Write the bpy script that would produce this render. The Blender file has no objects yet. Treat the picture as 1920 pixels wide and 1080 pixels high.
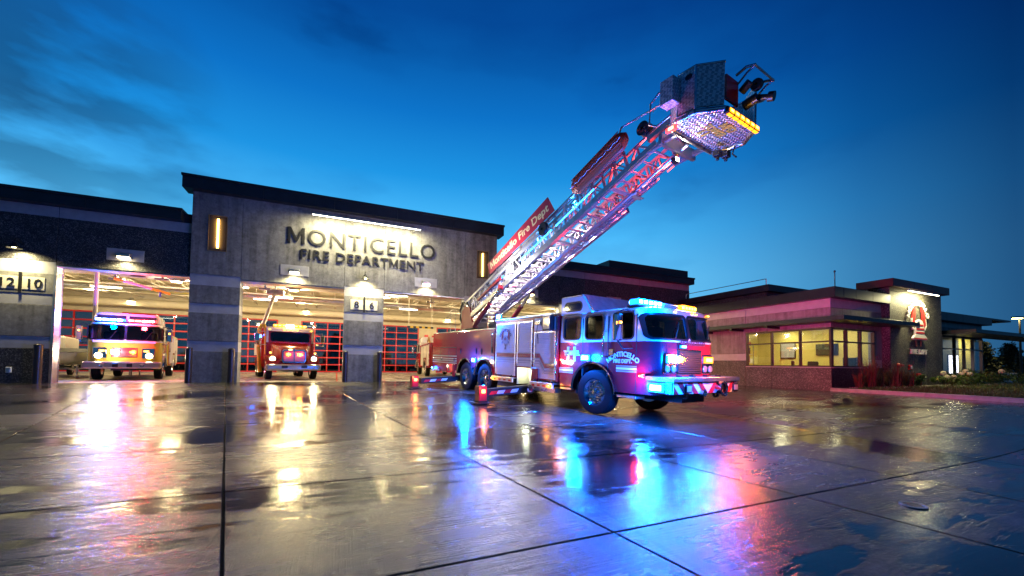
import bpy, bmesh, math, random
from mathutils import Matrix, Vector
R = math.radians
PI = math.pi
random.seed(11)
scn = bpy.context.scene
COL = scn.collection

# ------------------------------------------------------------------ camera
PITCH, ROLL, CAM_Z = math.atan(26 / 747), 0.0125, 0.9
cd = bpy.data.cameras.new("camera")
cd.sensor_width = 36.0
cd.lens = 36.0 * 747 / 1920
cd.shift_y = (657 - 540) / 1920
cd.clip_start = 0.05
cd.clip_end = 2000
cam = bpy.data.objects.new("camera", cd)
COL.objects.link(cam)
cam.matrix_world = Matrix.Translation((0, 0, CAM_Z)) @ Matrix.Rotation(PI / 2 + PITCH, 4, 'X') @ Matrix.Rotation(ROLL, 4, 'Z')
scn.camera = cam

# ------------------------------------------------------------------ dusk sky
world = bpy.data.worlds.new("World")
scn.world = world
world.use_nodes = True
wn, wl = world.node_tree.nodes, world.node_tree.links
wn.clear()


def wnode(t, **k):
    n = wn.new(t)
    for a, b in k.items():
        setattr(n, a, b)
    return n


def wmath(op, a, b=None):
    n = wnode('ShaderNodeMath', operation=op)
    for i, v in enumerate((a, b)):
        if v is None:
            continue
        if isinstance(v, (int, float)):
            n.inputs[i].default_value = v
        else:
            wl.new(v, n.inputs[i])
    return n.outputs[0]


def ramp(nodes, stops, interp='LINEAR'):
    n = nodes.new('ShaderNodeValToRGB')
    cr = n.color_ramp
    cr.interpolation = interp
    while len(cr.elements) > 1:
        cr.elements.remove(cr.elements[-1])
    for i, (p, c) in enumerate(stops):
        e = cr.elements[0] if i == 0 else cr.elements.new(p)
        e.position = p
        e.color = (*c, 1) if len(c) == 3 else c
    return n


wo = wnode('ShaderNodeOutputWorld')
bg = wnode('ShaderNodeBackground')
wl.new(bg.outputs[0], wo.inputs[0])
tc = wnode('ShaderNodeTexCoord')
sep = wnode('ShaderNodeSeparateXYZ')
wl.new(tc.outputs['Generated'], sep.inputs[0])
elev = wmath('MAXIMUM', sep.outputs[2], 0.0)
er = ramp(wn, [(0, (.17, .56, .80)), (.2, (.125, .50, .79)), (.30, (.06, .40, .74)), (.42, (.010, .22, .56)),
               (.53, (.003, .125, .42)), (.66, (.001, .050, .23)), (1, (.0006, .018, .09))])
wl.new(elev, er.inputs[0])
# the afterglow lies to the left of the view; the sky darkens away from it
az0 = R(-17)
hx, hy = math.sin(az0), math.cos(az0)
hl = wmath('POWER', wmath('ADD', wmath('MULTIPLY', sep.outputs[0], sep.outputs[0]), wmath('MULTIPLY', sep.outputs[1], sep.outputs[1])), .5)
dt = wmath('DIVIDE', wmath('ADD', wmath('MULTIPLY', sep.outputs[0], hx), wmath('MULTIPLY', sep.outputs[1], hy)), wmath('MAXIMUM', hl, .02))
az = wmath('ADD', wmath('MULTIPLY', dt, .5), .5)
ar = ramp(wn, [(0, (.10, .13, .20)), (.55, (.09, .12, .19)), (.68, (.085, .13, .21)), (.76, (.22, .30, .41)), (.84, (.48, .57, .68)),
               (.93, (.85, .88, .93)), (1, (1, 1, 1))])
wl.new(az, ar.inputs[0])
mx = wnode('ShaderNodeMix', data_type='RGBA', blend_type='MULTIPLY')
mx.inputs[0].default_value = 1
wl.new(er.outputs[0], mx.inputs[6])
wl.new(ar.outputs[0], mx.inputs[7])
# thin dusk clouds
mp = wnode('ShaderNodeMapping')
mp.inputs['Scale'].default_value = (1.3, 1.3, 3.6)
wl.new(tc.outputs['Generated'], mp.inputs[0])
nz = wnode('ShaderNodeTexNoise')
nz.inputs['Scale'].default_value = 1.9
nz.inputs['Detail'].default_value = 5
nz.inputs['Roughness'].default_value = .5
wl.new(mp.outputs[0], nz.inputs[0])
cr = ramp(wn, [(.50, (1, 1, 1)), (.60, (.86, .90, .93)), (.72, (.50, .58, .66))], 'EASE')
wl.new(nz.outputs[0], cr.inputs[0])
mx2 = wnode('ShaderNodeMix', data_type='RGBA', blend_type='MULTIPLY')
mx2.inputs[0].default_value = 1
wl.new(mx.outputs[2], mx2.inputs[6])
wl.new(cr.outputs[0], mx2.inputs[7])
# one darker cloud bank high on the left
dv = wnode('ShaderNodeVectorMath', operation='DOT_PRODUCT')
wl.new(tc.outputs['Generated'], dv.inputs[0])
dv.inputs[1].default_value = (-0.725, 0.566, 0.392)
bank = wmath('MULTIPLY', wmath('SUBTRACT', dv.outputs['Value'], .965), 28.0)
nb = wnode('ShaderNodeTexNoise')
nb.inputs['Scale'].default_value = 5.0
nb.inputs['Detail'].default_value = 5
wl.new(mp.outputs[0], nb.inputs[0])
bank2 = wmath('MULTIPLY', wmath('MINIMUM', wmath('MAXIMUM', bank, 0.0), 1.0), wmath('MINIMUM', wmath('MAXIMUM', wmath('MULTIPLY', wmath('SUBTRACT', nb.outputs[0], .38), 3.2), 0.0), .62))
mx3 = wnode('ShaderNodeMix', data_type='RGBA', blend_type='MIX')
wl.new(bank2, mx3.inputs[0])
wl.new(mx2.outputs[2], mx3.inputs[6])
mx3.inputs[7].default_value = (.006, .03, .075, 1)
wl.new(mx3.outputs[2], bg.inputs[0])
bg.inputs[1].default_value = 1.42

# soft last light from the afterglow
sd = bpy.data.lights.new("sun", 'SUN')
sd.energy = 0.03
sd.angle = R(40)
sd.color = (.55, .75, 1)
so = bpy.data.objects.new("sun", sd)
so.rotation_euler = (R(68), 0, R(17 + 180))
so.location = (0, 0, 30)
COL.objects.link(so)

vs = scn.view_settings
vs.view_transform = 'Standard'
vs.look = 'None'
vs.exposure = 0.0
vs.gamma = 1.0
vs.use_curve_mapping = False
scn.cycles.use_denoising = True
scn.cycles.max_bounces = 7
scn.cycles.diffuse_bounces = 3
scn.cycles.glossy_bounces = 4
scn.cycles.transparent_max_bounces = 10
scn.cycles.transmission_bounces = 4
scn.cycles.caustics_reflective = False
scn.cycles.caustics_refractive = False
scn.cycles.sample_clamp_indirect = 4.0
scn.cycles.sample_clamp_direct = 0.0
scn.cycles.use_light_tree = True

# ------------------------------------------------------------------ frames
ANG = R(23.8)
UX, UY = math.cos(ANG), math.sin(ANG)
AX, AY = -13.2, 16.2


def W(s, y, z=0.0):
    """station coordinates (along front, into building, up) -> world"""
    return Vector((AX + s * UX - y * UY, AY + s * UY + y * UX, z))


def sm(t):
    t = min(1, max(0, t))
    return t * t * (3 - 2 * t)


def ground(s, y):
    return -.027 * max(0, -y) * (1 - .85 * sm((s - 14) / 10))


# ------------------------------------------------------------------ materials
MATS = {}


def pmat(name, col, rough=.5, metal=0., spec=.5, var=0., vscale=6., bump=0., bscale=40., coat=0., rvar=0., dark=None):
    if name in MATS:
        return MATS[name]
    m = bpy.data.materials.new(name)
    m.use_nodes = True
    nt = m.node_tree
    b = nt.nodes['Principled BSDF']
    b.inputs['Base Color'].default_value = (*col, 1)
    b.inputs['Roughness'].default_value = rough
    b.inputs['Metallic'].default_value = metal
    b.inputs['Specular IOR Level'].default_value = spec
    b.inputs['Coat Weight'].default_value = coat
    b.inputs['Coat Roughness'].default_value = .06
    t = nt.nodes.new('ShaderNodeTexCoord')
    if var or rvar:
        n = nt.nodes.new('ShaderNodeTexNoise')
        n.inputs['Scale'].default_value = vscale
        n.inputs['Detail'].default_value = 7
        n.inputs['Roughness'].default_value = .62
        nt.links.new(t.outputs['Object'], n.inputs[0])
        if var:
            lo = dark or tuple(c * (1 - var) for c in col)
            hi = tuple(min(1, c * (1 + var)) for c in col)
            r = ramp(nt.nodes, [(.3, lo), (.7, hi)])
            nt.links.new(n.outputs[0], r.inputs[0])
            nt.links.new(r.outputs[0], b.inputs['Base Color'])
        if rvar:
            mr = nt.nodes.new('ShaderNodeMapRange')
            mr.inputs['From Min'].default_value = .3
            mr.inputs['From Max'].default_value = .7
            mr.inputs['To Min'].default_value = max(0, rough - rvar)
            mr.inputs['To Max'].default_value = min(1, rough + rvar)
            nt.links.new(n.outputs[0], mr.inputs[0])
            nt.links.new(mr.outputs[0], b.inputs['Roughness'])
    if bump:
        n2 = nt.nodes.new('ShaderNodeTexNoise')
        n2.inputs['Scale'].default_value = bscale
        n2.inputs['Detail'].default_value = 3
        nt.links.new(t.outputs['Object'], n2.inputs[0])
        bp = nt.nodes.new('ShaderNodeBump')
        bp.inputs['Strength'].default_value = bump
        bp.inputs['Distance'].default_value = .01
        nt.links.new(n2.outputs[0], bp.inputs['Height'])
        nt.links.new(bp.outputs[0], b.inputs['Normal'])
    MATS[name] = m
    return m


def emat(name, col, strength):
    if name in MATS:
        return MATS[name]
    m = bpy.data.materials.new(name)
    m.use_nodes = True
    b = m.node_tree.nodes['Principled BSDF']
    b.inputs['Base Color'].default_value = (*[min(.8, c) for c in col], 1)
    b.inputs['Emission Color'].default_value = (*col, 1)
    b.inputs['Emission Strength'].default_value = strength
    b.inputs['Roughness'].default_value = .3
    MATS[name] = m
    return m


def glass(name, tint, gloss=.12):
    if name in MATS:
        return MATS[name]
    m = bpy.data.materials.new(name)
    m.use_nodes = True
    nt = m.node_tree
    nt.nodes.remove(nt.nodes['Principled BSDF'])
    out = nt.nodes['Material Output']
    tr = nt.nodes.new('ShaderNodeBsdfTransparent')
    tr.inputs[0].default_value = (*tint, 1)
    gl = nt.nodes.new('ShaderNodeBsdfGlossy')
    gl.inputs['Roughness'].default_value = .03
    gl.inputs['Color'].default_value = (.95, .97, 1, 1)
    ge = nt.nodes.new('ShaderNodeNewGeometry')
    dp = nt.nodes.new('ShaderNodeVectorMath')
    dp.operation = 'DOT_PRODUCT'
    nt.links.new(ge.outputs['Incoming'], dp.inputs[0])
    nt.links.new(ge.outputs['Normal'], dp.inputs[1])
    prev = dp.outputs['Value']
    for op, v in (('ABSOLUTE', 0), ('SUBTRACT', None), ('POWER', 5.0), ('MULTIPLY', .96)):
        q = nt.nodes.new('ShaderNodeMath')
        q.operation = op
        if op == 'SUBTRACT':
            q.inputs[0].default_value = 1.0
            nt.links.new(prev, q.inputs[1])
        else:
            q.inputs[1].default_value = v
            nt.links.new(prev, q.inputs[0])
        prev = q.outputs[0]
    ad = nt.nodes.new('ShaderNodeMath')
    ad.operation = 'ADD'
    ad.use_clamp = True
    ad.inputs[1].default_value = gloss
    nt.links.new(prev, ad.inputs[0])
    mi = nt.nodes.new('ShaderNodeMixShader')
    nt.links.new(ad.outputs[0], mi.inputs[0])
    nt.links.new(tr.outputs[0], mi.inputs[1])
    nt.links.new(gl.outputs[0], mi.inputs[2])
    nt.links.new(mi.outputs[0], out.inputs[0])
    MATS[name] = m
    return m


def pebble(name, base, chip, scale=45.):
    """exposed aggregate precast: pale chips scattered in a dark binder"""
    m = bpy.data.materials.new(name)
    m.use_nodes = True
    nt = m.node_tree
    b = nt.nodes['Principled BSDF']
    t = nt.nodes.new('ShaderNodeTexCoord')
    v = nt.nodes.new('ShaderNodeTexVoronoi')
    v.inputs['Scale'].default_value = scale
    nt.links.new(t.outputs['Object'], v.inputs[0])
    sp = nt.nodes.new('ShaderNodeSeparateColor')
    nt.links.new(v.outputs['Color'], sp.inputs[0])
    r = ramp(nt.nodes, [(.0, base), (.62, tuple(c * 1.4 for c in base)), (.80, tuple((a + c) / 2 for a, c in zip(base, chip))), (.97, chip)])
    nt.links.new(sp.outputs[0], r.inputs[0])
    n = nt.nodes.new('ShaderNodeTexNoise')
    n.inputs['Scale'].default_value = 1.7
    n.inputs['Detail'].default_value = 6
    nt.links.new(t.outputs['Object'], n.inputs[0])
    r2 = ramp(nt.nodes, [(.3, (.72, .72, .72)), (.7, (1.15, 1.15, 1.15))])
    nt.links.new(n.outputs[0], r2.inputs[0])
    mu = nt.nodes.new('ShaderNodeMix')
    mu.data_type = 'RGBA'
    mu.blend_type = 'MULTIPLY'
    mu.inputs[0].default_value = 1
    nt.links.new(r.outputs[0], mu.inputs[6])
    nt.links.new(r2.outputs[0], mu.inputs[7])
    nt.links.new(mu.outputs[2], b.inputs['Base Color'])
    b.inputs['Roughness'].default_value = .55
    bp = nt.nodes.new('ShaderNodeBump')
    bp.inputs['Strength'].default_value = .5
    bp.inputs['Distance'].default_value = .012
    bp.invert = True
    nt.links.new(v.outputs['Distance'], bp.inputs['Height'])
    nt.links.new(bp.outputs[0], b.inputs['Normal'])
    MATS[name] = m
    return m


def mottled(name, col, lo):
    """acid washed grey precast: cloudy stains and fine grain"""
    m = bpy.data.materials.new(name)
    m.use_nodes = True
    nt = m.node_tree
    b = nt.nodes['Principled BSDF']
    t = nt.nodes.new('ShaderNodeTexCoord')
    n = nt.nodes.new('ShaderNodeTexNoise')
    n.inputs['Scale'].default_value = 4.6
    n.inputs['Detail'].default_value = 9
    n.inputs['Roughness'].default_value = .8
    nt.links.new(t.outputs['Object'], n.inputs[0])
    r = ramp(nt.nodes, [(.36, lo), (.5, tuple((a + c) / 2 for a, c in zip(lo, col))), (.66, col)])
    nt.links.new(n.outputs[0], r.inputs[0])
    sm_ = nt.nodes.new('ShaderNodeMapping')
    sm_.inputs['Scale'].default_value = (3.2, 3.2, .22)
    nt.links.new(t.outputs['Object'], sm_.inputs[0])
    sn = nt.nodes.new('ShaderNodeTexNoise')
    sn.inputs['Scale'].default_value = 1.6
    sn.inputs['Detail'].default_value = 6
    nt.links.new(sm_.outputs[0], sn.inputs[0])
    sr_ = ramp(nt.nodes, [(.36, (.70, .69, .67)), (.56, (1, 1, 1))])
    nt.links.new(sn.outputs[0], sr_.inputs[0])
    mm = nt.nodes.new('ShaderNodeMix')
    mm.data_type, mm.blend_type = 'RGBA', 'MULTIPLY'
    mm.inputs[0].default_value = 1
    nt.links.new(r.outputs[0], mm.inputs[6])
    nt.links.new(sr_.outputs[0], mm.inputs[7])
    nt.links.new(mm.outputs[2], b.inputs['Base Color'])
    b.inputs['Roughness'].default_value = .7
    n2 = nt.nodes.new('ShaderNodeTexNoise')
    n2.inputs['Scale'].default_value = 55
    n2.inputs['Detail'].default_value = 3
    nt.links.new(t.outputs['Object'], n2.inputs[0])
    bp = nt.nodes.new('ShaderNodeBump')
    bp.inputs['Strength'].default_value = .35
    bp.inputs['Distance'].default_value = .01
    nt.links.new(n2.outputs[0], bp.inputs['Height'])
    nt.links.new(bp.outputs[0], b.inputs['Normal'])
    MATS[name] = m
    return m


def wet_concrete():
    m = bpy.data.materials.new('wet_concrete')
    m.use_nodes = True
    nt = m.node_tree
    L = nt.links.new
    b = nt.nodes['Principled BSDF']
    t = nt.nodes.new('ShaderNodeTexCoord')
    oi = nt.nodes.new('ShaderNodeObjectInfo')

    def noise(scale, detail=4, rough=.55, vec=None, dist=0.):
        n = nt.nodes.new('ShaderNodeTexNoise')
        n.inputs['Scale'].default_value = scale
        n.inputs['Detail'].default_value = detail
        n.inputs['Roughness'].default_value = rough
        n.inputs['Distortion'].default_value = dist
        L(vec or t.outputs['Object'], n.inputs[0])
        return n.outputs[0]

    def mathn(op, a, c, clamp=False):
        n = nt.nodes.new('ShaderNodeMath')
        n.operation = op
        n.use_clamp = clamp
        for i, q in enumerate((a, c)):
            if isinstance(q, (int, float)):
                n.inputs[i].default_value = q
            else:
                L(q, n.inputs[i])
        return n.outputs[0]

    def rng(x, a, c, d, e):
        n = nt.nodes.new('ShaderNodeMapRange')
        n.interpolation_type = 'SMOOTHSTEP'
        for k, q in zip(('From Min', 'From Max', 'To Min', 'To Max'), (a, c, d, e)):
            n.inputs[k].default_value = q
        L(x, n.inputs[0])
        return n.outputs[0]

    def mapped(sc):
        p = nt.nodes.new('ShaderNodeMapping')
        p.inputs['Scale'].default_value = sc
        p.inputs['Location'].default_value = (2.7, 5.2, 0)
        L(t.outputs['Object'], p.inputs[0])
        return p.outputs[0]
    big = noise(.40, 4, .5, mapped((.8, .95, 1)), .4)       # where water stands
    streak = noise(1.0, 6, .65, mapped((1.1, 5.5, 1)), .5)
    mid = noise(1.6, 6, .6)
    wet = mathn('ADD', mathn('ADD', mathn('MULTIPLY', big, .52), mathn('MULTIPLY', mid, .18)), mathn('MULTIPLY', streak, .30))
    # gutter that runs out from the building keeps a strip of water
    sp = nt.nodes.new('ShaderNodeSeparateXYZ')
    L(t.outputs['Object'], sp.inputs[0])
    gx = mathn('ABSOLUTE', mathn('SUBTRACT', mathn('ADD', sp.outputs[0], mathn('MULTIPLY', mathn('SUBTRACT', mid, .5), .9)), 14.45), 0)
    gut = rng(gx, .06, .32, .16, 0.)
    wet2 = mathn('ADD', wet, gut)
    pud = rng(wet2, .515, .555, 0., 1.)
    damp = rng(wet, .40, .54, 0., 1.)
    # colour
    cn = ramp(nt.nodes, [(.3, (.058, .055, .050)), (.5, (.098, .094, .086)), (.72, (.145, .139, .128))])
    L(noise(1.1, 8, .62), cn.inputs[0])
    fine = ramp(nt.nodes, [(.3, (.78, .78, .78)), (.7, (1.16, 1.16, 1.16))])
    L(noise(36, 4, .7), fine.inputs[0])
    mu = nt.nodes.new('ShaderNodeMix')
    mu.data_type, mu.blend_type = 'RGBA', 'MULTIPLY'
    mu.inputs[0].default_value = 1
    L(cn.outputs[0], mu.inputs[6])
    L(fine.outputs[0], mu.inputs[7])
    sl = ramp(nt.nodes, [(0, (.62, .62, .63)), (1, (1.22, 1.20, 1.17))])
    L(oi.outputs['Random'], sl.inputs[0])
    mu2 = nt.nodes.new('ShaderNodeMix')
    mu2.data_type, mu2.blend_type = 'RGBA', 'MULTIPLY'
    mu2.inputs[0].default_value = 1
    L(mu.outputs[2], mu2.inputs[6])
    L(sl.outputs[0], mu2.inputs[7])
    oil = rng(noise(2.3, 5, .6, mapped((1.0, .8, 1)), .6), .62, .70, 1., .45)
    scuff = rng(noise(1.0, 4, .6, mapped((5.5, .16, 1)), .2), .60, .70, 1., .62)
    st = nt.nodes.new('ShaderNodeMix')
    st.data_type, st.blend_type = 'RGBA', 'MULTIPLY'
    st.inputs[0].default_value = 1
    L(mu2.outputs[2], st.inputs[6])
    cc = nt.nodes.new('ShaderNodeCombineColor')
    both = mathn('MULTIPLY', oil, scuff)
    for k in range(3):
        L(both, cc.inputs[k])
    L(cc.outputs[0], st.inputs[7])
    mu2 = st
    dk = nt.nodes.new('ShaderNodeMix')
    dk.data_type, dk.blend_type = 'RGBA', 'MULTIPLY'
    L(mathn('ADD', mathn('MULTIPLY', damp, .45), mathn('MULTIPLY', pud, .4), True), dk.inputs[0])
    L(mu2.outputs[2], dk.inputs[6])
    dk.inputs[7].default_value = (.22, .22, .24, 1)
    L(dk.outputs[2], b.inputs['Base Color'])
    # gloss
    ro = mathn('SUBTRACT', mathn('SUBTRACT', mathn('ADD', .29, mathn('MULTIPLY', mathn('SUBTRACT', oi.outputs['Random'], .5), .14)), mathn('MULTIPLY', damp, .09)), mathn('MULTIPLY', pud, .14))
    ro2 = mathn('MAXIMUM', mathn('ADD', ro, mathn('MULTIPLY', mathn('SUBTRACT', mid, .5), .22)), .07)
    L(ro2, b.inputs['Roughness'])
    b.inputs['Specular IOR Level'].default_value = .64
    b.inputs['IOR'].default_value = 1.5
    # broomed finish, its direction alternating from slab to slab
    br1 = noise(1, 3, .6, mapped((46, 1.3, 1)))
    br2 = noise(1, 3, .6, mapped((1.3, 46, 1)))
    sel = mathn('GREATER_THAN', sp.outputs[0], 5.9)
    mb = nt.nodes.new('ShaderNodeMix')
    mb.data_type = 'FLOAT'
    L(sel, mb.inputs[0])
    L(br1, mb.inputs[2])
    L(br2, mb.inputs[3])
    h = mathn('ADD', mathn('MULTIPLY', mb.outputs[0], .9), mathn('MULTIPLY', noise(70, 4, .75), .55))
    hh = mathn('MULTIPLY', h, mathn('SUBTRACT', 1.0, mathn('MULTIPLY', pud, .72)))
    bp = nt.nodes.new('ShaderNodeBump')
    bp.inputs['Strength'].default_value = .5
    bp.inputs['Distance'].default_value = .0075
    L(hh, bp.inputs['Height'])
    L(bp.outputs[0], b.inputs['Normal'])
    MATS['wet_concrete'] = m
    return m


def brushed(name, col, rough=.3, scale=(60, 60, 2)):
    m = pmat(name, col, rough, 1., var=.18, vscale=3., rvar=.1)
    return m


WETC = wet_concrete()
GREY = mottled('grey_precast', (.27, .266, .258), (.115, .113, .110))
BAND = pmat('smooth_band', (.36, .355, .37), .6, var=.16, vscale=3, bump=.12, bscale=30)
DARKP = pebble('dark_aggregate', (.018, .017, .021), (.17, .16, .16))
TOWERP = pebble('brown_aggregate', (.045, .042, .036), (.30, .27, .22))
ROSE = pebble('rose_aggregate', (.085, .06, .06), (.33, .27, .25), 38)
PINKP = mottled('pale_precast', (.43, .37, .36), (.27, .225, .22))
PALE = pmat('pale_band', (.58, .54, .53), .6, var=.1, vscale=4)
FASCIA = pmat('dark_fascia_metal', (.022, .026, .034), .38, .4, var=.25, vscale=2)
GAP = pmat('joint_dark', (.03, .03, .03), .9)
WHITEP = pmat('white_steel', (.66, .63, .55), .5, var=.08, vscale=4)
CREAM = pmat('cream_wall', (.68, .62, .48), .6, var=.08, vscale=2)
DECK = pmat('roof_deck', (.50, .44, .34), .65, var=.08, vscale=2)
FLOORM = pmat('bay_floor_concrete', (.50, .46, .38), .28, var=.16, vscale=1.4, rvar=.12, bump=.05, bscale=20)
REDF = pmat('red_door_frame', (.62, .02, .02), .4)
DGLASS = glass('dusk_door_glass', (.22, .25, .28), .05)
BLACK = pmat('black_metal', (.012, .012, .014), .35)
BLACKM = pmat('black_matt', (.015, .015, .015), .7)
BOLL = pmat('bollard_brown', (.035, .024, .022), .3, var=.2, vscale=8)
STEEL = brushed('galvanised', (.56, .56, .55), .38)
CHROME = pmat('chrome', (.78, .78, .8), .10, 1., rvar=.04, vscale=12)
ALU = brushed('aluminium', (.66, .67, .69), .30)
RUBBER = pmat('rubber', (.009, .009, .010), .75, spec=.25, bump=.3, bscale=60)
RED = pmat('fire_red_paint', (.33, .010, .028), .22, coat=1., var=.08, vscale=1.5)
REDD = pmat('deep_red_paint', (.28, .012, .02), .3, coat=.6)
WHITE = pmat('white_paint', (.74, .75, .77), .25, coat=.8, var=.04, vscale=2)
CREAMD = pmat('shutter_white', (.72, .69, .64), .36, var=.05, vscale=3)
YELLOW = pmat('lime_yellow_paint', (.60, .50, .05), .24, coat=.9, var=.05, vscale=2)
ORED = pmat('orange_red_paint', (.46, .016, .012), .24, coat=.9, var=.05, vscale=2)
CGLASS = glass('cab_glass', (.30, .33, .36), .06)
WGLASS = glass('window_glass', (.80, .83, .82), .10)
GREYST = pmat('grey_stripe', (.38, .36, .34), .3)
GOLD = pmat('gold_leaf', (.75, .58, .22), .3, .3)
GOLDP = pmat('gold_print', (.80, .66, .34), .45)
WARM = emat('warm_tube', (1, .58, .16), 7)
LAMPW = emat('lamp_white', (1, .80, .40), 26)
LAMPC = emat('lamp_cool', (1, .93, .68), 16)
HEADL = emat('headlamp', (1, .74, .32), 13)
BLUE = emat('blue_lens', (.005, .16, 1.0), 6)
BLUEHOT = emat('blue_core', (.16, .55, 1.0), 30)
REDL = emat('red_lens', (1, .03, .03), 6)
REDHOT = emat('red_core', (1, .22, .10), 14)
AMBER = emat('amber_lens', (1, .25, .005), 4)
AMBHOT = emat('amber_core', (1, .55, .06), 12)
WHITEHOT = emat('white_core', (.95, .95, 1), 18)
REFLR = pmat('red_reflector', (.65, .02, .03), .3)
REFLW = pmat('white_reflector', (.82, .82, .84), .4)


# ------------------------------------------------------------------ mesh builder
class MB:
    def __init__(s):
        s.v, s.f, s.fm = [], [], []
        s.M = None
        s.mi = 0

    def add(s, vs, fs):
        o = len(s.v)
        if s.M is not None:
            vs = [s.M @ Vector(p) for p in vs]
        s.v += [tuple(p) for p in vs]
        s.f += [tuple(i + o for i in f) for f in fs]
        s.fm += [s.mi] * len(fs)
        return s

    def box(s, x0, x1, y0, y1, z0, z1):
        x0, x1 = sorted((x0, x1))
        y0, y1 = sorted((y0, y1))
        z0, z1 = sorted((z0, z1))
        return s.add([(x0, y0, z0), (x1, y0, z0), (x1, y1, z0), (x0, y1, z0), (x0, y0, z1), (x1, y0, z1), (x1, y1, z1), (x0, y1, z1)],
                     [(0, 3, 2, 1), (4, 5, 6, 7), (0, 1, 5, 4), (1, 2, 6, 5), (2, 3, 7, 6), (3, 0, 4, 7)])

    def loft(s, rings, cap=True):
        n = len(rings[0])
        vs = [p for r in rings for p in r]
        fs = []
        for k in range(len(rings) - 1):
            for i in range(n):
                j = (i + 1) % n
                fs.append((k * n + i, k * n + j, (k + 1) * n + j, (k + 1) * n + i))
        if cap:
            fs.append(tuple(reversed(range(n))))
            fs.append(tuple(range((len(rings) - 1) * n, len(rings) * n)))
        return s.add(vs, fs)

    def prism(s, poly, axis, a, b):
        """2D polygon (CCW seen from +axis) extruded along axis"""
        f = {'x': lambda p, t: (t, p[0], p[1]), 'y': lambda p, t: (p[0], t, p[1]), 'z': lambda p, t: (p[0], p[1], t)}[axis]
        return s.loft([[f(p, a) for p in poly], [f(p, b) for p in poly]])

    def cyl(s, p0, p1, r, n=10, r1=None, cap=True):
        p0, p1 = Vector(p0), Vector(p1)
        d = (p1 - p0).normalized()
        q = d.to_track_quat('Z', 'Y')
        X, Y = q @ Vector((1, 0, 0)), q @ Vector((0, 1, 0))
        r1 = r if r1 is None else r1
        cs = [(math.cos(2 * PI * i / n), math.sin(2 * PI * i / n)) for i in range(n)]
        return s.loft([[p0 + X * (c * r) + Y * (t * r) for c, t in cs], [p1 + X * (c * r1) + Y * (t * r1) for c, t in cs]], cap)

    def tube(s, pts, r, n=6):
        pts = [Vector(p) for p in pts]
        rings = []
        for i, p in enumerate(pts):
            d = (pts[min(i + 1, len(pts) - 1)] - pts[max(i - 1, 0)]).normalized()
            q = d.to_track_quat('Z', 'Y')
            X, Y = q @ Vector((1, 0, 0)), q @ Vector((0, 1, 0))
            rings.append([p + X * (math.cos(2 * PI * k / n) * r) + Y * (math.sin(2 * PI * k / n) * r) for k in range(n)])
        return s.loft(rings)

    def bar(s, p0, p1, w, h):
        """rectangular bar"""
        p0, p1 = Vector(p0), Vector(p1)
        d = (p1 - p0).normalized()
        up = Vector((0, 0, 1)) if abs(d.z) < .95 else Vector((1, 0, 0))
        X = d.cross(up).normalized()
        Y = X.cross(d)
        c = [(-w / 2, -h / 2), (w / 2, -h / 2), (w / 2, h / 2), (-w / 2, h / 2)]
        return s.loft([[p + X * a + Y * b for a, b in c] for p in (p0, p1)])

    def lathe(s, prof, axis='y', n=28, at=(0, 0, 0)):
        """closed profile of (r, t)"""
        rings = []
        for k in range(n):
            a = 2 * PI * k / n
            c, d = math.cos(a), math.sin(a)
            if axis == 'y':
                rings.append([(at[0] + r * c, at[1] + t, at[2] + r * d) for r, t in prof])
            elif axis == 'z':
                rings.append([(at[0] + r * c, at[1] + r * d, at[2] + t) for r, t in prof])
            else:
                rings.append([(at[0] + t, at[1] + r * c, at[2] + r * d) for r, t in prof])
        m = len(prof)
        vs = [p for r in rings for p in r]
        fs = []
        for k in range(n):
            k2 = (k + 1) % n
            for i in range(m):
                j = (i + 1) % m
                fs.append((k * m + i, k * m + j, k2 * m + j, k2 * m + i))
        return s.add(vs, fs)

    def mesh(s, name, mats, bevel=0., smooth=None, seg=1):
        me = bpy.data.meshes.new(name)
        me.from_pydata(s.v, [], s.f)
        for m in (mats if isinstance(mats, (list, tuple)) else [mats]):
            me.materials.append(m)
        if any(s.fm):
            me.polygons.foreach_set('material_index', s.fm)
        bm = bmesh.new()
        bm.from_mesh(me)
        bmesh.ops.recalc_face_normals(bm, faces=bm.faces)
        if bevel:
            eds = [e for e in bm.edges if len(e.link_faces) == 2 and e.calc_face_angle(0) > .6]
            bmesh.ops.bevel(bm, geom=eds, offset=bevel, segments=seg, affect='EDGES', profile=.5)
        bm.to_mesh(me)
        bm.free()
        if smooth:
            me.shade_smooth()
            me.set_sharp_from_angle(angle=R(smooth))
        me.update()
        return me

    def build(s, name, mats, parent=None, bevel=0., smooth=None, seg=1):
        return obj(name, s.mesh(name, mats, bevel, smooth, seg), parent)


def obj(name, data, parent=None, loc=None, rot=None):
    o = bpy.data.objects.new(name, data)
    COL.objects.link(o)
    if parent:
        o.parent = parent
    if loc is not None:
        o.location = loc
    if rot is not None:
        o.rotation_euler = rot
    return o


def tag(o, label, cat, group=None):
    o['label'] = label
    o['category'] = cat
    if group:
        o['group'] = group
    return o


def thing(name, label, cat, loc=(0, 0, 0), rz=0., group=None, ry=0.):
    o = obj(name, None, None, loc, (0, ry, rz))
    o.empty_display_size = .2
    return tag(o, label, cat, group)


def struct(o):
    o['kind'] = 'structure'
    return o


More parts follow.
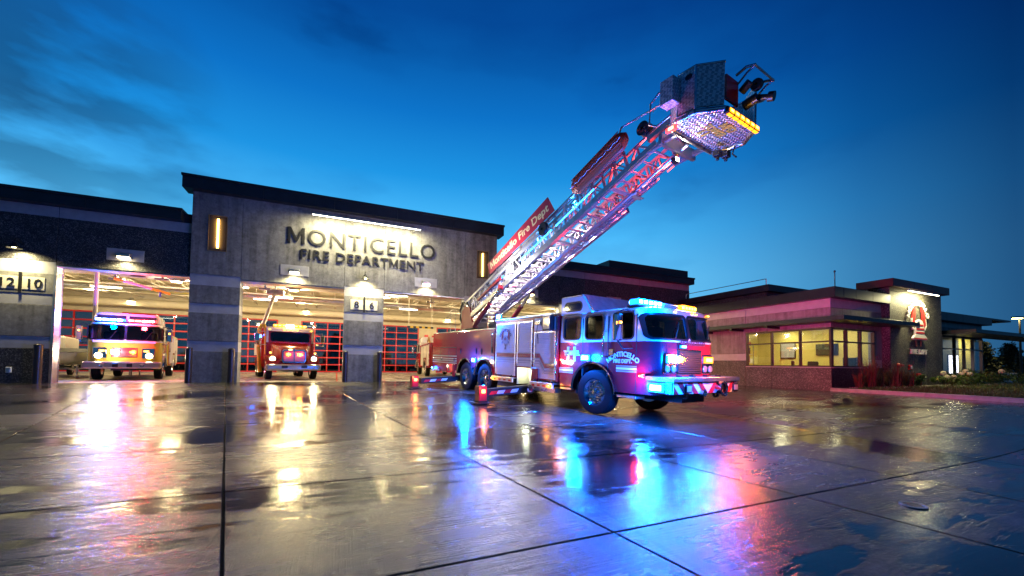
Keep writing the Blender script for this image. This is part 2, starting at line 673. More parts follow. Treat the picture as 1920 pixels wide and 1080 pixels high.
def light(kind, parent, loc, power, col, size=.1, rot=None, spot=None, blend=.6):
    d = bpy.data.lights.new('lamp_light', kind)
    d.energy = power
    d.color = col
    if kind == 'AREA':
        d.shape = 'RECTANGLE' if isinstance(size, tuple) else 'DISK'
        if isinstance(size, tuple):
            d.size, d.size_y = size
        else:
            d.size = size
    else:
        d.shadow_soft_size = size
    if kind == 'SPOT':
        d.spot_size = R(spot or 120)
        d.spot_blend = blend
    return obj('lamp_light', d, parent, loc, rot)


def rrect(x0, x1, z0, z1, r, k=4):
    out = []
    for cx, cz, a0 in ((x1 - r, z0 + r, -90), (x1 - r, z1 - r, 0), (x0 + r, z1 - r, 90), (x0 + r, z0 + r, 180)):
        for i in range(k + 1):
            a = R(a0 + 90 * i / k)
            out.append((cx + r * math.cos(a), cz + r * math.sin(a)))
    return out


def boolean(a, b, op):
    """a, b meshes -> new mesh"""
    oa, ob = obj('tmp_a', a), obj('tmp_b', b)
    md = oa.modifiers.new('b', 'BOOLEAN')
    md.object = ob
    md.operation = op
    md.solver = 'EXACT'
    dg = bpy.context.evaluated_depsgraph_get()
    dg.update()
    me = bpy.data.meshes.new_from_object(oa.evaluated_get(dg))
    for o in (oa, ob):
        bpy.data.objects.remove(o)
    return me


def swap_m(me, txt, size, bold):
    parts = letters(me, True)
    ks = [i for i, ch in enumerate(txt.replace(' ', '')) if ch == 'M']
    out = bmesh.new()
    for i, pm in enumerate(parts):
        if i in ks:
            xs, ys, zs = zip(*[tuple(v.co) for v in pm.vertices])
            a, b, y0, y1, z0, z1 = min(xs), max(xs), min(ys), max(ys), min(zs), max(zs)
            pad = (b - a) * .07
            a, b = a - pad, b + pad
            w = size * .095 + 2 * bold
            c, h = (a + b) / 2, y1 - y0
            poly = [(a, y0), (a + w, y0), (a + w, y1 - h * .30), (c - w * .30, y0 + h * .10), (c + w * .30, y0 + h * .10), (b - w, y1 - h * .30), (b - w, y0), (b, y0), (b, y1), (b - w * 1.05, y1), (c, y0 + h * .36), (a + w * 1.05, y1), (a, y1)]
            m = MB()
            n = len(poly)
            vs = [(x, y, z1) for x, y in poly] + [(x, y, z0) for x, y in poly]
            tri = [(0, 1, 2), (0, 2, 12), (12, 2, 11), (2, 3, 11), (3, 10, 11), (3, 4, 10), (4, 5, 10), (10, 5, 9), (9, 5, 8), (5, 7, 8), (5, 6, 7)]
            m.add(vs, tri + [tuple(n + k for k in reversed(t_)) for t_ in tri] + [(k, n + k, n + (k + 1) % n, (k + 1) % n) for k in range(n)])
            pm = m.mesh('letter', MATS['black_metal'])
        out.from_mesh(pm)
    res = bpy.data.meshes.new('text')
    out.to_mesh(res)
    out.free()
    return res


def text_mesh(txt, size, ext, mat, bold=0., space=1., bevel=0., width=None, shear=0.):
    c = bpy.data.curves.new('t', 'FONT')
    c.body = txt
    c.size = size
    c.extrude = ext / 2
    c.offset = bold
    hasM = 'M' in txt and bold > 0
    if hasM:
        c.body = txt.replace('M', 'H')      # an offset breaks the narrow notches of the font's M: its place is kept by an H
    c.space_character = space
    c.align_x = 'CENTER'
    c.shear = shear
    c.resolution_u = 3
    o = obj('t', c)
    dg = bpy.context.evaluated_depsgraph_get()
    dg.update()
    me = bpy.data.meshes.new_from_object(o.evaluated_get(dg))
    bpy.data.objects.remove(o)
    if hasM:
        me = swap_m(me, txt, size, bold)
    if width:
        xs = [v.co.x for v in me.vertices]
        k = width / (max(xs) - min(xs))
        cx = (max(xs) + min(xs)) / 2
        for v in me.vertices:
            v.co.x = (v.co.x - cx) * k
    me.materials.clear()
    me.materials.append(mat)
    return me


def letters(me, plain=False):
    """split a text mesh into one mesh for each letter"""
    bm = bmesh.new()
    bm.from_mesh(me)
    bmesh.ops.remove_doubles(bm, verts=bm.verts, dist=1e-5)
    seen, comps = set(), []
    for v in bm.verts:
        if v in seen:
            continue
        st, comp = [v], []
        seen.add(v)
        while st:
            q = st.pop()
            comp.append(q)
            for e in q.link_edges:
                w = e.other_vert(q)
                if w not in seen:
                    seen.add(w)
                    st.append(w)
        comps.append(comp)
    out = []
    for comp in comps:
        cs = set(comp)
        idx = {v: i for i, v in enumerate(comp)}
        fs = [tuple(idx[v] for v in f.verts) for f in bm.faces if f.verts[0] in cs]
        m = bpy.data.meshes.new('letter')
        m.from_pydata([v.co for v in comp], [], fs)
        if not plain:
            m.materials.append(me.materials[0])
        out.append(m)
    bm.free()
    out.sort(key=lambda m: min(v.co.x for v in m.vertices))
    return out


def decal(name, txt, size, mat, parent, loc, rot, bold=0., space=1., width=None, ext=.004, arc=None, shear=0.):
    me = text_mesh(txt, size, ext, mat, bold, space, width=width, shear=shear)
    if arc:
        for v in me.vertices:
            a = v.co.x / arc
            rr = arc + v.co.y
            v.co.x, v.co.y = rr * math.sin(a), rr * math.cos(a) - arc
    return obj(name, me, parent, loc, rot)


FRONT = (PI / 2, 0, 0)          # faces -y
NOSE = (PI / 2, 0, PI / 2)      # faces +x


def copy_tree(o, parent=None):
    c = o.copy()
    COL.objects.link(c)
    c.parent = parent
    for ch in list(o.children):
        copy_tree(ch, c)
    return c

# ================================================================== SETTING
FAR = pmat('far_ground', (.03, .04, .02), .9, var=.3, vscale=.3)
me = MB().add([(-400, -300, -.95), (400, -300, -.95), (400, 600, -.95), (-400, 600, -.95)], [(0, 1, 2, 3)]).mesh('ground', FAR)
struct(obj('ground', me))

apron = struct(obj('apron', None, None, W(0, 0), (0, 0, ANG)))
# bedding below the slabs: shows only as the dark line in the joints
m = MB()
ns, ny = 28, 18
vs, fs = [], []
for i in range(ns + 1):
    for j in range(ny + 1):
        s_, y_ = -32 + 56.3 * i / ns, -.02 - 34 * j / ny
        vs.append((s_, y_, ground(s_, y_) - .022))
for i in range(ns):
    for j in range(ny):
        a = i * (ny + 1) + j
        fs.append((a, a + 1, a + ny + 2, a + ny + 1))
m.add(vs, fs)
struct(m.build('bedding', GAP, apron))
LINES = [(-27.0, .3), (-23.8, .3), (-20.8, .3), (-17.8, .3), (-14.8, .3), (-11.5, .3), (-8.2, .3), (-5.1, .295), (-2.2, .28), (1.33, .21), (4.84, .162), (6.55, .205),
         (9.9, .13), (13.75, .05), (17.2, .02), (20.6, .01), (24.22, 0.)]
ROWS = [-.02, -2.3, -4.5, -6.6, -8.72, -11.05, -13.1, -15.3, -17.45, -19.7, -22.2, -25, -28, -31.5]
G2 = .015
for c in range(len(LINES) - 1):
    (a0, b0), (a1, b1) = LINES[c], LINES[c + 1]
    for r_ in range(len(ROWS) - 1):
        y0, y1 = ROWS[r_] - (G2 if r_ else 0), ROWS[r_ + 1] + G2
        n1, n2 = 4, 3
        top, bot = [], []
        for j in range(n2 + 1):
            yy = y0 + (y1 - y0) * j / n2
            sa, sb = a0 - b0 * yy + G2, a1 - b1 * yy - G2
            for i in range(n1 + 1):
                ss = sa + (sb - sa) * i / n1
                top.append((ss, yy, ground(ss, yy)))
        vs = list(top)
        fs = []
        for j in range(n2):
            for i in range(n1):
                k = j * (n1 + 1) + i
                fs.append((k, k + n1 + 1, k + n1 + 2, k + 1))
        # rounded arris and edge
        per = [i for i in range(n1 + 1)] + [(j + 1) * (n1 + 1) - 1 for j in range(1, n2 + 1)] + \
              [n2 * (n1 + 1) + i for i in range(n1 - 1, -1, -1)] + [j * (n1 + 1) for j in range(n2 - 1, 0, -1)]
        o = len(vs)
        cx = sum(v[0] for v in top) / len(top)
        cy = sum(v[1] for v in top) / len(top)
        for p in per:
            v = top[p]
            vs.append((v[0] + (.004 if v[0] > cx else -.004), v[1] + (.004 if v[1] > cy else -.004), v[2] - .006))
        o2 = len(vs)
        for p in range(len(per)):
            v = vs[o + p]
            vs.append((v[0], v[1], v[2] - .03))
        L_ = len(per)
        for p in range(L_):
            q = (p + 1) % L_
            fs.append((per[p], per[q], o + q, o + p))
            fs.append((o + p, o + q, o2 + q, o2 + p))
        MB().add(vs, fs).build('slab', WETC, apron)

# ------------------------------------------------------------------ engine bays
bay = thing('fire_station', 'grey and black precast fire station with drive-through engine bays under flat roofs', 'building', W(0, 0), ANG)
TY = -.12       # tower face stands proud
COLS = [(-17.4, -15.6), (-11.6, -9.8), (-5.8, -4.0), (0, 1.75), (5.8, 7.58), (11.6, 13.4), (17.4, 19.2), (23.4, 27.8)]
BAYS = [(-15.6, -11.6), (-9.8, -5.8), (-4.0, 0), (1.75, 5.8), (7.58, 11.6), (13.4, 17.4), (19.2, 23.4)]
jt = .008


def panel(s0, s1, z0, z1, mat, y0=0., y1=.3, parent=bay, name='panel'):
    return MB().box(s0 + jt, s1 - jt, y0, y1, z0 + .004, z1 - .004).build(name, mat, parent, bevel=.006)


m = MB()
for s0, s1 in COLS:
    m.box(s0 + .03, s1 - .03, .03 + (TY if 0 <= s0 < 13 else 0), .5, -.3, 4.4)
m.box(-17.4, 0, .03, .45, 4.37, 6.9).box(0.03, 13.37, TY + .03, .45, 4.37, 8.3).box(13.4, 27.75, .03, .45, 4.37, 6.9)
m.build('wall', GAP, bay)
for s0, s1 in COLS:
    tw = 0 <= s0 < 13
    y0 = TY if tw else 0.
    body = GREY if tw else GREY
    for z0, z1, mt, dy in ((-.25, 1.26, GREY if tw else DARKP, 0), (1.26, 1.70, BAND, .02), (1.70, 2.85, GREY, 0), (2.85, 3.25, BAND, .02), (3.25, 3.99, GREY, 0),
                           (3.99, 4.46, BAND, .02)):
        panel(s0, s1, z0, z1, mt, y0 + dy, .5)
    # steel corner guard on the jambs
    if not tw:
        for q in (s0, s1):
            MB().box(q - .04, q + .04, y0 - .012, .3, -.2, 4.33).build('jamb_guard', STEEL, bay)
for s0, s1 in COLS + BAYS:
    tw = 0 <= s0 < 13
    z0 = 4.46 if (s0, s1) in COLS else 4.35
    if not tw:
        panel(s0, s1, z0, 6.12, DARKP)
        panel(s0, s1, 6.12, 6.52, BAND, .02)
    elif s0 in (0, 11.6):
        n0, n1 = (.57, 1.21) if s0 == 0 else (12.28, 12.92)
        for q in ((s0, n0, z0, 7.85), (n1, s1, z0, 7.85)):
            MB().box(q[0] + jt, q[1], TY, .3, q[2], q[3]).build('panel', GREY, bay)
        for q in ((z0, 5.46), (6.95, 7.85)):
            MB().box(n0, n1, TY, .3, q[0], q[1]).build('panel', GREY, bay)
        MB().box(n0 - .001, n1 + .001, TY + .10, .3, 5.45, 6.96).build('niche_back', DARKP, bay)
    else:
        panel(s0, s1, z0, 7.85, GREY, TY)
for s0, s1 in BAYS:
    y0 = TY if 0 <= s0 < 13 else 0.
    MB().box(s0, s1, y0 + .03, .5, 4.30, 4.345).build('lintel', STEEL, bay)
# fascias (in lengths) and roofs
for a, b, z0, z1, yo, n in ((-17.4, -.28, 6.52, 6.99, -.34, 6), (13.7, 27.9, 6.52, 6.96, -.34, 5), (-.27, 13.67, 7.84, 8.40, -.46, 5)):
    w = (b - a) / n
    for k in range(n):
        MB().box(a + k * w + .003, a + (k + 1) * w - .003, yo, .3, z0, z1 - .1).build('fascia', FASCIA, bay, bevel=.006)
    MB().box(a - .03, b + .03, yo - .04, .3, z1 - .10, z1).build('roof_edge', FASCIA, bay, bevel=.006)
m = MB().box(-17.4, 13.39, .3, 18.4, 6.6, 6.75).box(13.41, 27.8, .3, 18.4, 6.6, 6.75).box(0, 13.38, .3, 6, 6.76, 8.2)
m.build('roof', FASCIA, bay)
MB().box(13.3, 13.38, TY + .02, 6, 6.9, 8.3).box(0.02, .1, TY + .02, 6, 6.9, 8.3).build('parapet_wall', GREY, bay)
# taller mezzanine block behind the right wing
MB().box(21.5, 27.9, .6, 6, 6.7, 7.15).build('mezzanine_wall', GREY, bay)
MB().box(21.3, 28.1, .4, 6.2, 7.15, 7.62).build('mezzanine_fascia', FASCIA, bay, bevel=.01)
# shell
m = MB().box(-17.4, -17.0, .5, 18.4, -.2, 6.6).box(24.4, 24.8, .5, 18.4, -.2, 6.6)
m.build('side_wall', CREAM, bay)
RD = [(-20.4, -16.4), (-14.6, -10.4), (-8.8, -4.8), (-3.0, 1.0), (2.8, 6.8), (8.6, 12.6), (14.4, 18.4)]
m = MB()
ed = [-17.0]
for a, b in RD:
    if a > -17:
        ed += [a]
    ed += [b] if b > -17 else []
ed = [-16.4, -14.6, -10.4, -8.8, -4.8, -3.0, 1.0, 2.8, 6.8, 8.6, 12.6, 14.4, 18.4, 24.4]
for k in range(0, len(ed), 2):
    m.box(ed[k], ed[k + 1], 18.0, 18.3, -.2, 4.35)
m.box(-17, 24.4, 18.0, 18.3, 4.35, 6.6)
m.build('rear_wall', CREAM, bay)
struct(MB().box(-17.0, 24.4, -.012, 18.6, -.3, 0).build('bay_floor', FLOORM, None)).matrix_world = Matrix.Translation(W(0, 0)) @ Matrix.Rotation(ANG, 4, 'Z')
redline = pmat('red_floor_line', (.6, .06, .04), .4)
for s_ in (-5.1, -3.75, -.25, 2.0, 5.6, 7.8, 11.4):
    fl = MB().box(s_ - .04, s_ + .04, .3, 17, .004, .006).build('floor_line', redline, bay)
MB().box(-17, 24.4, .5, 18, 5.9, 6.0).build('ceiling', DECK, bay)
s_ = -16.4
while s_ < 24:
    m = MB().box(s_ - .05, s_ + .05, .5, 18, 5.52, 5.57).box(s_ - .04, s_ + .04, .5, 18, 5.82, 5.88)
    yk = .6
    k = 0
    while yk < 17.4:
        m.bar((s_, yk, 5.57 if k % 2 else 5.82), (s_, yk + .6, 5.82 if k % 2 else 5.57), .025, .025)
        yk += .6
        k += 1
    m.build('roof_joist', WHITEP, bay)
    s_ += 1.45
for y_ in (6.2, 12.2):
    MB().box(-17, 24.4, y_ - .1, y_ + .1, 5.1, 5.5).build('roof_beam', WHITEP, bay)
for y_, z_, r_, mt in ((1.6, 5.2, .035, WHITEP), (3.4, 5.05, .03, WHITEP), (8.2, 5.0, .05, WHITEP), (10.6, 5.15, .22, STEEL), (16.6, 4.95, .28, CREAM)):
    MB().cyl((-16.9, y_, z_), (24.3, y_, z_), r_, 14).build('pipe', mt, bay, smooth=40)
for s_, y_ in ((-3.2, 1.7), (-2.4, 2.2), (-1.7, 2.5), (-3.6, 3.4), (2.2, 3.0), (10.6, 3.4), (11.2, 6), (16, 3)):
    MB().cyl((s_, y_, 4.55), (s_, y_, 5.88), .05, 10).box(s_ - .25, s_ + .25, y_ - .12, y_ + .12, 4.48, 4.55).build('drop_pipe', STEEL, bay, smooth=40)
# rear sectional doors: red grid and glazing
for a, b in RD:
    if b < -16:
        continue
    d = MB()
    nx, nz = 4, 7
    for i in range(nx + 1):
        x = a + (b - a) * i / nx
        d.box(x - .045, x + .045, 17.94, 18.02, .02, 4.33)
    for j in range(nz + 1):
        z = .06 + (4.27 - .02) * j / nz
        d.box(a - .05, b + .05, 17.93, 18.03, z - .05, z + .05)
    dr = d.build('door', REDF, bay)
    for i in range(nx):
        for j in range(nz):
            x0, x1 = a + (b - a) * i / nx + .045, a + (b - a) * (i + 1) / nx - .045
            z0 = .06 + 4.25 * j / nz + .05
            MB().box(x0, x1, 17.97, 17.985, z0, z0 + 4.25 / nz - .10).build('pane', DGLASS, dr)
    n = MB()
    for i in range(1, nx):
        for j in range(1, nz):
            x, z = a + (b - a) * i / nx, .06 + 4.25 * j / nz
            n.box(x - .03, x + .03, 17.90, 17.93, z - .03, z + .03)
    n.build('hinge', WHITEP, dr)
# wall-mounted things inside
MB().box(13.2, 13.5, 17.7, 18, 3.2, 3.6).box(13.9, 14.15, 17.8, 18, 3.3, 3.55).build('wall_box', REFLR, bay, bevel=.01)

# high-bay lamps
lampn = 0
for s_ in (-7.8, -2.2, 3.2, 8.3, 15.0, 21.0):
    for y_ in (5.9, 11.2, 16.4):
        t = thing('high_bay_lamp', 'round glowing high bay lamp hanging from the engine bay roof joists', 'lamp', W(s_, y_, 4.98), ANG, 'lamps hanging in the engine bays')
        MB().lathe([(.02, .30), (.10, .28), (.13, .12), (.27, .02), (.25, .02), (.11, .11), (.02, .12)], 'z', 16).build('shade', STEEL, t, smooth=40)
        MB().lathe([(.002, -.01), (.235, .0), (.24, .03), (.002, .06)], 'z', 16).build('lens', LAMPW, t, smooth=60)
        MB().cyl((0, 0, .3), (0, 0, .56), .012, 6).build('rod', STEEL, t)
        light('POINT', t, (0, 0, -.16), 420, (1, .78, .40), .10)
# long tube lamps near the doors
for s_, y_ in ((-9.0, 9.5), (-5.8, 8.0), (.6, 4.6), (2.4, 7.4), (1.4, 8.8), (8.6, 3.2), (10.2, 9.0), (15.3, 4.0)):
    t = thing('tube_lamp', 'long glowing tube lamp hung below the engine bay ceiling', 'lamp', W(s_, y_, 4.75), ANG, 'tube lamps in the engine bays')
    MB().box(-.65, .65, -.07, .07, .03, .09).build('tray', WHITEP, t)
    MB().cyl((-.62, 0, 0), (.62, 0, 0), .035, 8).build('tube', LAMPC, t)
    MB().cyl((-.5, 0, .09), (-.5, 0, .78), .008, 5).cyl((.5, 0, .09), (.5, 0, .78), .008, 5).build('hanger', STEEL, t)

# ------------------------------------------------------------------ bollards
bp = [(0, TY), (.0, .9), (12.2, 0)]
bl = None
for s_, lab in ((-4.2, 'between the black pier base and the lime yellow engine'), (.17, 'on the grey pier beside the lime yellow engine'), (1.58, 'on the grey pier beside the yellow hose'),
                (5.92, 'on the grey pier next to the red hooded engine'), (7.42, 'on the grey pier facing the ladder truck tail')):
    y_ = (TY if 0 <= s_ < 13.4 else 0) - .30
    lab = 'dark brown domed steel bollard ' + lab
    if bl is None:
        bl = thing('bollard', lab, 'bollard', W(s_, y_, ground(s_, y_)), ANG, 'bollards at the bay door jambs')
        MB().lathe([(.002, -.1), (.115, -.1), (.115, 1.36), (.002, 1.36)], 'z', 18).build('post', BOLL, bl, smooth=40)
        MB().lathe([(.002, 1.36), (.122, 1.36), (.122, 1.385), (.09, 1.42), (.002, 1.445)], 'z', 18).build('cap', BOLL, bl, smooth=30)
    else:
        c = copy_tree(bl)
        c.location = W(s_, y_, ground(s_, y_))
        c['label'] = lab

# ------------------------------------------------------------------ lamps on the front
for s_, lab in ((-2.05, 'over the lime yellow engine'), (3.76, 'over the red hooded engine'),
                (9.58, 'over the bay right of pier 8 and 6'), (15.45, 'behind the raised ladder on black wall'), (21.35, 'on black wall behind the truck cab')):
    y_ = TY if 0 <= s_ < 13 else 0.
    t = thing('wall_lamp', 'bright wall pack lamp on pale plaque ' + lab, 'wall lamp', W(s_, y_, 4.72), ANG, 'wall pack lamps above the bay doors')
    MB().box(-.56, .56, -.02, .01, 0, .46).build('plaque', BAND, t, bevel=.004)
    MB().prism([(0, .08), (-.24, .12), (-.24, .24), (-.08, .3), (0, .3)], 'x', -.2, .2).build('housing', STEEL, t, bevel=.01)
    MB().box(-.17, .17, -.25, -.06, .075, .115).build('lens', LAMPW, t)
    light('SPOT', t, (0, -.2, .05), 420, (1, .86, .42), .10, (R(-14), 0, 0), 165, .5)
for s_, lab in ((-4.9, 'on the pier with a black base above a plaque'), (6.7, 'on the plain grey pier below the raised letters'), (18.3, 'on pier behind the ladder')):
    y_ = TY if 0 <= s_ < 13 else 0.
    t = thing('gooseneck_lamp', 'black gooseneck barn lamp ' + lab, 'wall lamp', W(s_, y_, 4.72), ANG, 'gooseneck lamps on the door piers')
    MB().cyl((0, -.02, .30), (0, 0, .30), .06, 12).build('wall_plate', BLACK, t, smooth=40)
    MB().tube([(0, 0, .30), (0, -.12, .36), (0, -.24, .42), (0, -.36, .40), (0, -.40, .30), (0, -.40, .24)], .018, 8).build('arm', BLACK, t, smooth=60)
    MB().lathe([(.03, .25), (.055, .24), (.07, .16), (.19, .06), (.20, .04), (.185, .045), (.06, .14), (.02, .2)], 'z', 20, (0, -.40, 0)).build('shade', BLACK, t, smooth=40)
    MB().lathe([(.002, .05), (.05, .06), (.055, .11), (.002, .15)], 'z', 10, (0, -.40, 0)).build('bulb', LAMPW, t, smooth=60)
    light('SPOT', t, (0, -.36, .04), 480, (1, .86, .42), .06, (R(18), 0, 0), 150, 1.0)
for s_, lab in ((.89, 'beside the left wing roof'), (12.6, 'beside the raised ladder')):
    t = thing('niche_lamp', 'amber vertical tube lamp in a recessed wall niche ' + lab, 'wall lamp', W(s_, TY, 5.46), ANG, 'niche lamps at the ends of the tall front')
    MB().cyl((0, .05, .12), (0, .05, 1.37), .045, 12).build('tube', WARM, t, smooth=40)
    MB().box(-.08, .08, .02, .08, .06, .12).box(-.08, .08, .02, .08, 1.37, 1.43).build('end_cap', BLACK, t)
    m = MB()
    for a, b, c, d in ((-.335, .335, -.01, .015), (-.335, .335, 1.475, 1.50), (-.335, -.31, .015, 1.475), (.31, .335, .015, 1.475)):
        m.box(a, b, -.012, .08, c, d)
    m.build('trim', pmat('bronze_trim', (.32, .22, .12), .4, .7), t)
    light('AREA', t, (0, -.03, .75), 22, (1, .50, .10), (.10, 1.2), (R(90), 0, 0))

# ------------------------------------------------------------------ writing on the tall front
sg = thing('station_sign', 'black raised letters MONTICELLO FIRE DEPARTMENT across the tall grey front', 'sign', W(6.73, TY - .036, 0), ANG)
LET = pmat('letter_black', (.012, .012, .014), .45)
for txt, z, sz, w, cx, bo in (('MONTICELLO', 6.17, 1.04, 6.55, 0, .006), ('FIRE DEPARTMENT', 5.52, .62, 5.48, -.02, .010)):
    me = text_mesh(txt, sz, .04, LET, bo, 1.12, width=w)
    for lm in letters(me):
        obj('letter', lm, sg, (cx, 0, z), FRONT)
t = thing('sign_lamp', 'long linear lamp on arms above the MONTICELLO letters', 'wall lamp', W(6.78, TY, 7.36), ANG)
MB().box(-2.36, 2.36, -.80, -.72, -.02, .045).build('housing', STEEL, t)
MB().box(-2.34, 2.34, -.79, -.73, -.035, -.02).build('tube', LAMPC, t)
for x in (-2.1, -.7, .7, 2.1):
    MB().cyl((x, 0, .02), (x, -.74, .02), .015, 6).build('arm', STEEL, t)
light('AREA', t, (0, -.75, -.05), 620, (1, .88, .48), (4.6, .08), (R(22), 0, 0))
for s_, a, b in ((-4.9, '12', '10'), (6.69, '8', '6')):
    y_ = TY if 0 <= s_ < 13 else 0.
    t = thing('number_sign', ('pale plaque reading 12 and 10 on the pier with a black base' if s_ < 0 else 'pale plaque reading 8 and 6 on the plain grey pier'), 'sign', W(s_, y_, 3.38), ANG)
    w = .58 if s_ < 0 else .55
    for x0, x1 in ((-w - .05, -.05), (.05, w + .05)):
        MB().box(x0, x1, -.02, .0, .0, .46).build('plate', pmat('plate_pale', (.62, .58, .47), .5), t, bevel=.003)
    MB().box(-.035, .035, -.05, .0, -.12, .62).build('divider', BLACK, t)
    for tx, x in ((a, -w / 2 - .06), (b, w / 2 + .06)):
        for lm in letters(text_mesh(tx, .46, .015, LET, .004, 1.05)):
            obj('digit', lm, t, (x, -.03, .07), FRONT)
t = thing('socket_box', 'small white outdoor socket on the black base of the door pier', 'socket', W(-5.06, 0, .38), ANG)
MB().box(-.07, .07, -.06, .0, 0, .2).build('cover', REFLW, t, bevel=.01)
MB().box(-.05, .05, -.075, -.06, .03, .17).build('flap', STEEL, t, bevel=.004)

# ================================================================== OFFICE
SC, YF = 24.4, -10.34          # corner of the office
off = thing('office_building', 'low pale precast office wing with ribbon windows, dark canopy and flat roof', 'building', W(0, 0), ANG)
YW = pmat('yellow_office_wall', (.66, .55, .13), .7, var=.05, vscale=2)
BRZ = pmat('bronze_frame', (.075, .045, .04), .35, .5)
CARP = pmat('office_floor', (.22, .2, .16), .7)
LINEM = pmat('white_joint', (.5, .46, .45), .7)
# left (apron) side, plane s = SC, from the bays out to the corner
LJ = [0.28, -3.4, -6.55, YF]


def lpanel(y0, y1, z0, z1, mat, ds=0., th=.25, name='panel'):
    return MB().box(SC + ds, SC + th, y0 - jt, y1 + jt, z0 + .004, z1 - .004).build(name, mat, off, bevel=.005)


for k in range(3):
    a, b = LJ[k], LJ[k + 1]
    if k == 2:
        for u0, u1 in ((a, -7.85), (-7.85, b)):
            lpanel(u0, u1, -.3, .93, ROSE)
        lpanel(a, b, 2.62, 3.46, PINKP)
        lpanel(a, b, 3.46, 3.86, PALE, .015)
    else:
        lpanel(a, b, -.3, 1.23, ROSE)
        lpanel(a, b, 1.23, 1.58, PALE, .015)
        lpanel(a, b, 1.58, 3.46, PINKP)
        lpanel(a, b, 3.46, 3.86, PALE, .015)
# right face, plane y = YF
TW0, TW1, TFY = 28.35, 33.2, -10.64
for s0, s1, z0, z1, mt, dy in ((SC, TW0, -.3, .93, DARKP, 0), (27.72, TW0, .93, 1.3, PALE, .015), (27.72, TW0, 1.3, 2.62, PINKP, 0), (SC, TW0, 2.62, 3.46, PINKP, 0), (SC, TW0, 3.46, 3.86, PALE, .015)):
    MB().box(s0 + jt, s1, YF + dy, YF + .25, z0 + .004, z1 - .004).build('panel', mt, off, bevel=.005)
# ribbon windows
def ribbon(axis, a, b, cols, lab):
    """frame along axis; a..b ; cols = mullion positions"""
    fr = MB()
    z0, z1, zt = .95, 2.60, 2.03
    lo, hi = min(a, b), max(a, b)

    def bx(u0, u1, v0, v1, w0=-.03, w1=.10):
        if axis == 'y':
            fr.box(SC + w0, SC + w1, u0, u1, v0, v1)
        else:
            fr.box(u0, u1, YF + w0, YF + w1, v0, v1)
    bx(lo, hi, z0, z0 + .06)
    bx(lo, hi, z1 - .06, z1)
    bx(lo, hi, zt - .03, zt + .03)
    ms = sorted([lo + .03, hi - .03] + list(cols))
    for c in ms:
        bx(c - .035, c + .035, z0, z1)
    f = fr.build('window', BRZ, off)
    for k in range(len(ms) - 1):
        for v0, v1 in ((z0 + .06, zt - .03), (zt + .03, z1 - .06)):
            m = MB()
            if axis == 'y':
                m.box(SC + .035, SC + .045, ms[k] + .035, ms[k + 1] - .035, v0, v1)
            else:
                m.box(ms[k] + .035, ms[k + 1] - .035, YF + .035, YF + .045, v0, v1)
            m.build('pane', WGLASS, f)
    s = MB()
    if axis == 'y':
        s.box(SC - .07, SC + .03, lo, hi, z0 - .035, z0)
    else:
        s.box(lo, hi, YF - .07, YF + .03, z0 - .035, z0)
    s.build('sill', PALE, f)
    return f


ribbon('y', -6.6, YF - .02, (-7.86, -9.12), '')
ribbon('x', SC + .05, 27.7, (25.52, 26.6), '')
# flat roof with metal fascia in lengths
for a, b in ((.2, -3.3), (-3.3, -6.9), (-6.9, YF - .34)):
    MB().box(SC - .32, SC + .3, a - .003, b + .003, 3.84, 4.26).build('fascia', FASCIA, off, bevel=.008)
for a, b in ((SC + .305, 25.6), (25.6, 26.9), (26.9, TW0 - .01)):
    MB().box(a + .003, b - .003, YF - .34, YF + .3, 3.842, 4.258).build('fascia', FASCIA, off, bevel=.008)
MB().box(SC + .3, 44, YF + .3, -.3, 3.9, 4.0).build('roof', FASCIA, off)
# second roof step behind
MB().box(SC + 2.2, 34, -6.2, -.6, 4.0, 4.95).build('clerestory_wall', DARKP, off)
MB().box(SC + 1.9, 34.2, -6.5, -.4, 4.95, 5.3).build('clerestory_fascia', FASCIA, off, bevel=.01)
MB().tube([(SC + 2.0, -6.3, 5.62), (SC + 2.0, -1, 5.62)], .02, 6).tube([(SC + 2.0, -6.3, 5.3), (SC + 2.0, -6.3, 5.62)], .02, 6).tube([(SC + 2.0, -1, 5.3), (SC + 2.0, -1, 5.62)], .02, 6).build('roof_rail', STEEL, off)
# canopy wrapping the corner
MB().box(SC - .95, SC + .0, -3.9, YF - .95, 2.80, 2.98).build('canopy', FASCIA, off, bevel=.006)
MB().box(SC + .001, 29.3, YF - .95, YF - .001, 2.802, 2.978).build('canopy', FASCIA, off, bevel=.006)
for a in (-4.6, -6.4, -8.2):
    MB().box(SC - .9, SC, a - .05, a + .05, 2.70, 2.80).build('canopy_beam', BLACK, off)
# interior
m = MB().box(SC + .3, 28.3, -4.6, -4.5, -.1, 3.4)
m.build('back_wall', YW, off)
MB().box(28.2, 28.3, YF + .26, -4.6, -.1, 3.4).build('partition', YW, off)
MB().box(SC + .26, SC + .3, -6.5, -4.6, -.1, 3.4).build('inner_lining', YW, off)
MB().box(SC + .26, 28.3, YF + .26, -4.5, -.1, -.02).build('office_floor', CARP, off)
MB().box(SC + .26, 28.3, YF + .26, -4.5, 3.0, 3.06).build('office_ceiling', WHITEP, off)
for s_, y_ in ((25.6, -9.0), (27.2, -9.0), (25.8, -6.6), (27.3, -6.6)):
    t = thing('office_light', 'square ceiling light glowing inside the yellow office', 'lamp', W(s_, y_, 2.97), ANG, 'ceiling lights inside the office')
    MB().box(-.32, .32, -.32, .32, 0, .025).build('frame', WHITEP, t)
    MB().box(-.28, .28, -.28, .28, -.01, 0).build('diffuser', LAMPC, t)
    light('AREA', t, (0, 0, -.02), 42, (1, .87, .50), .5)
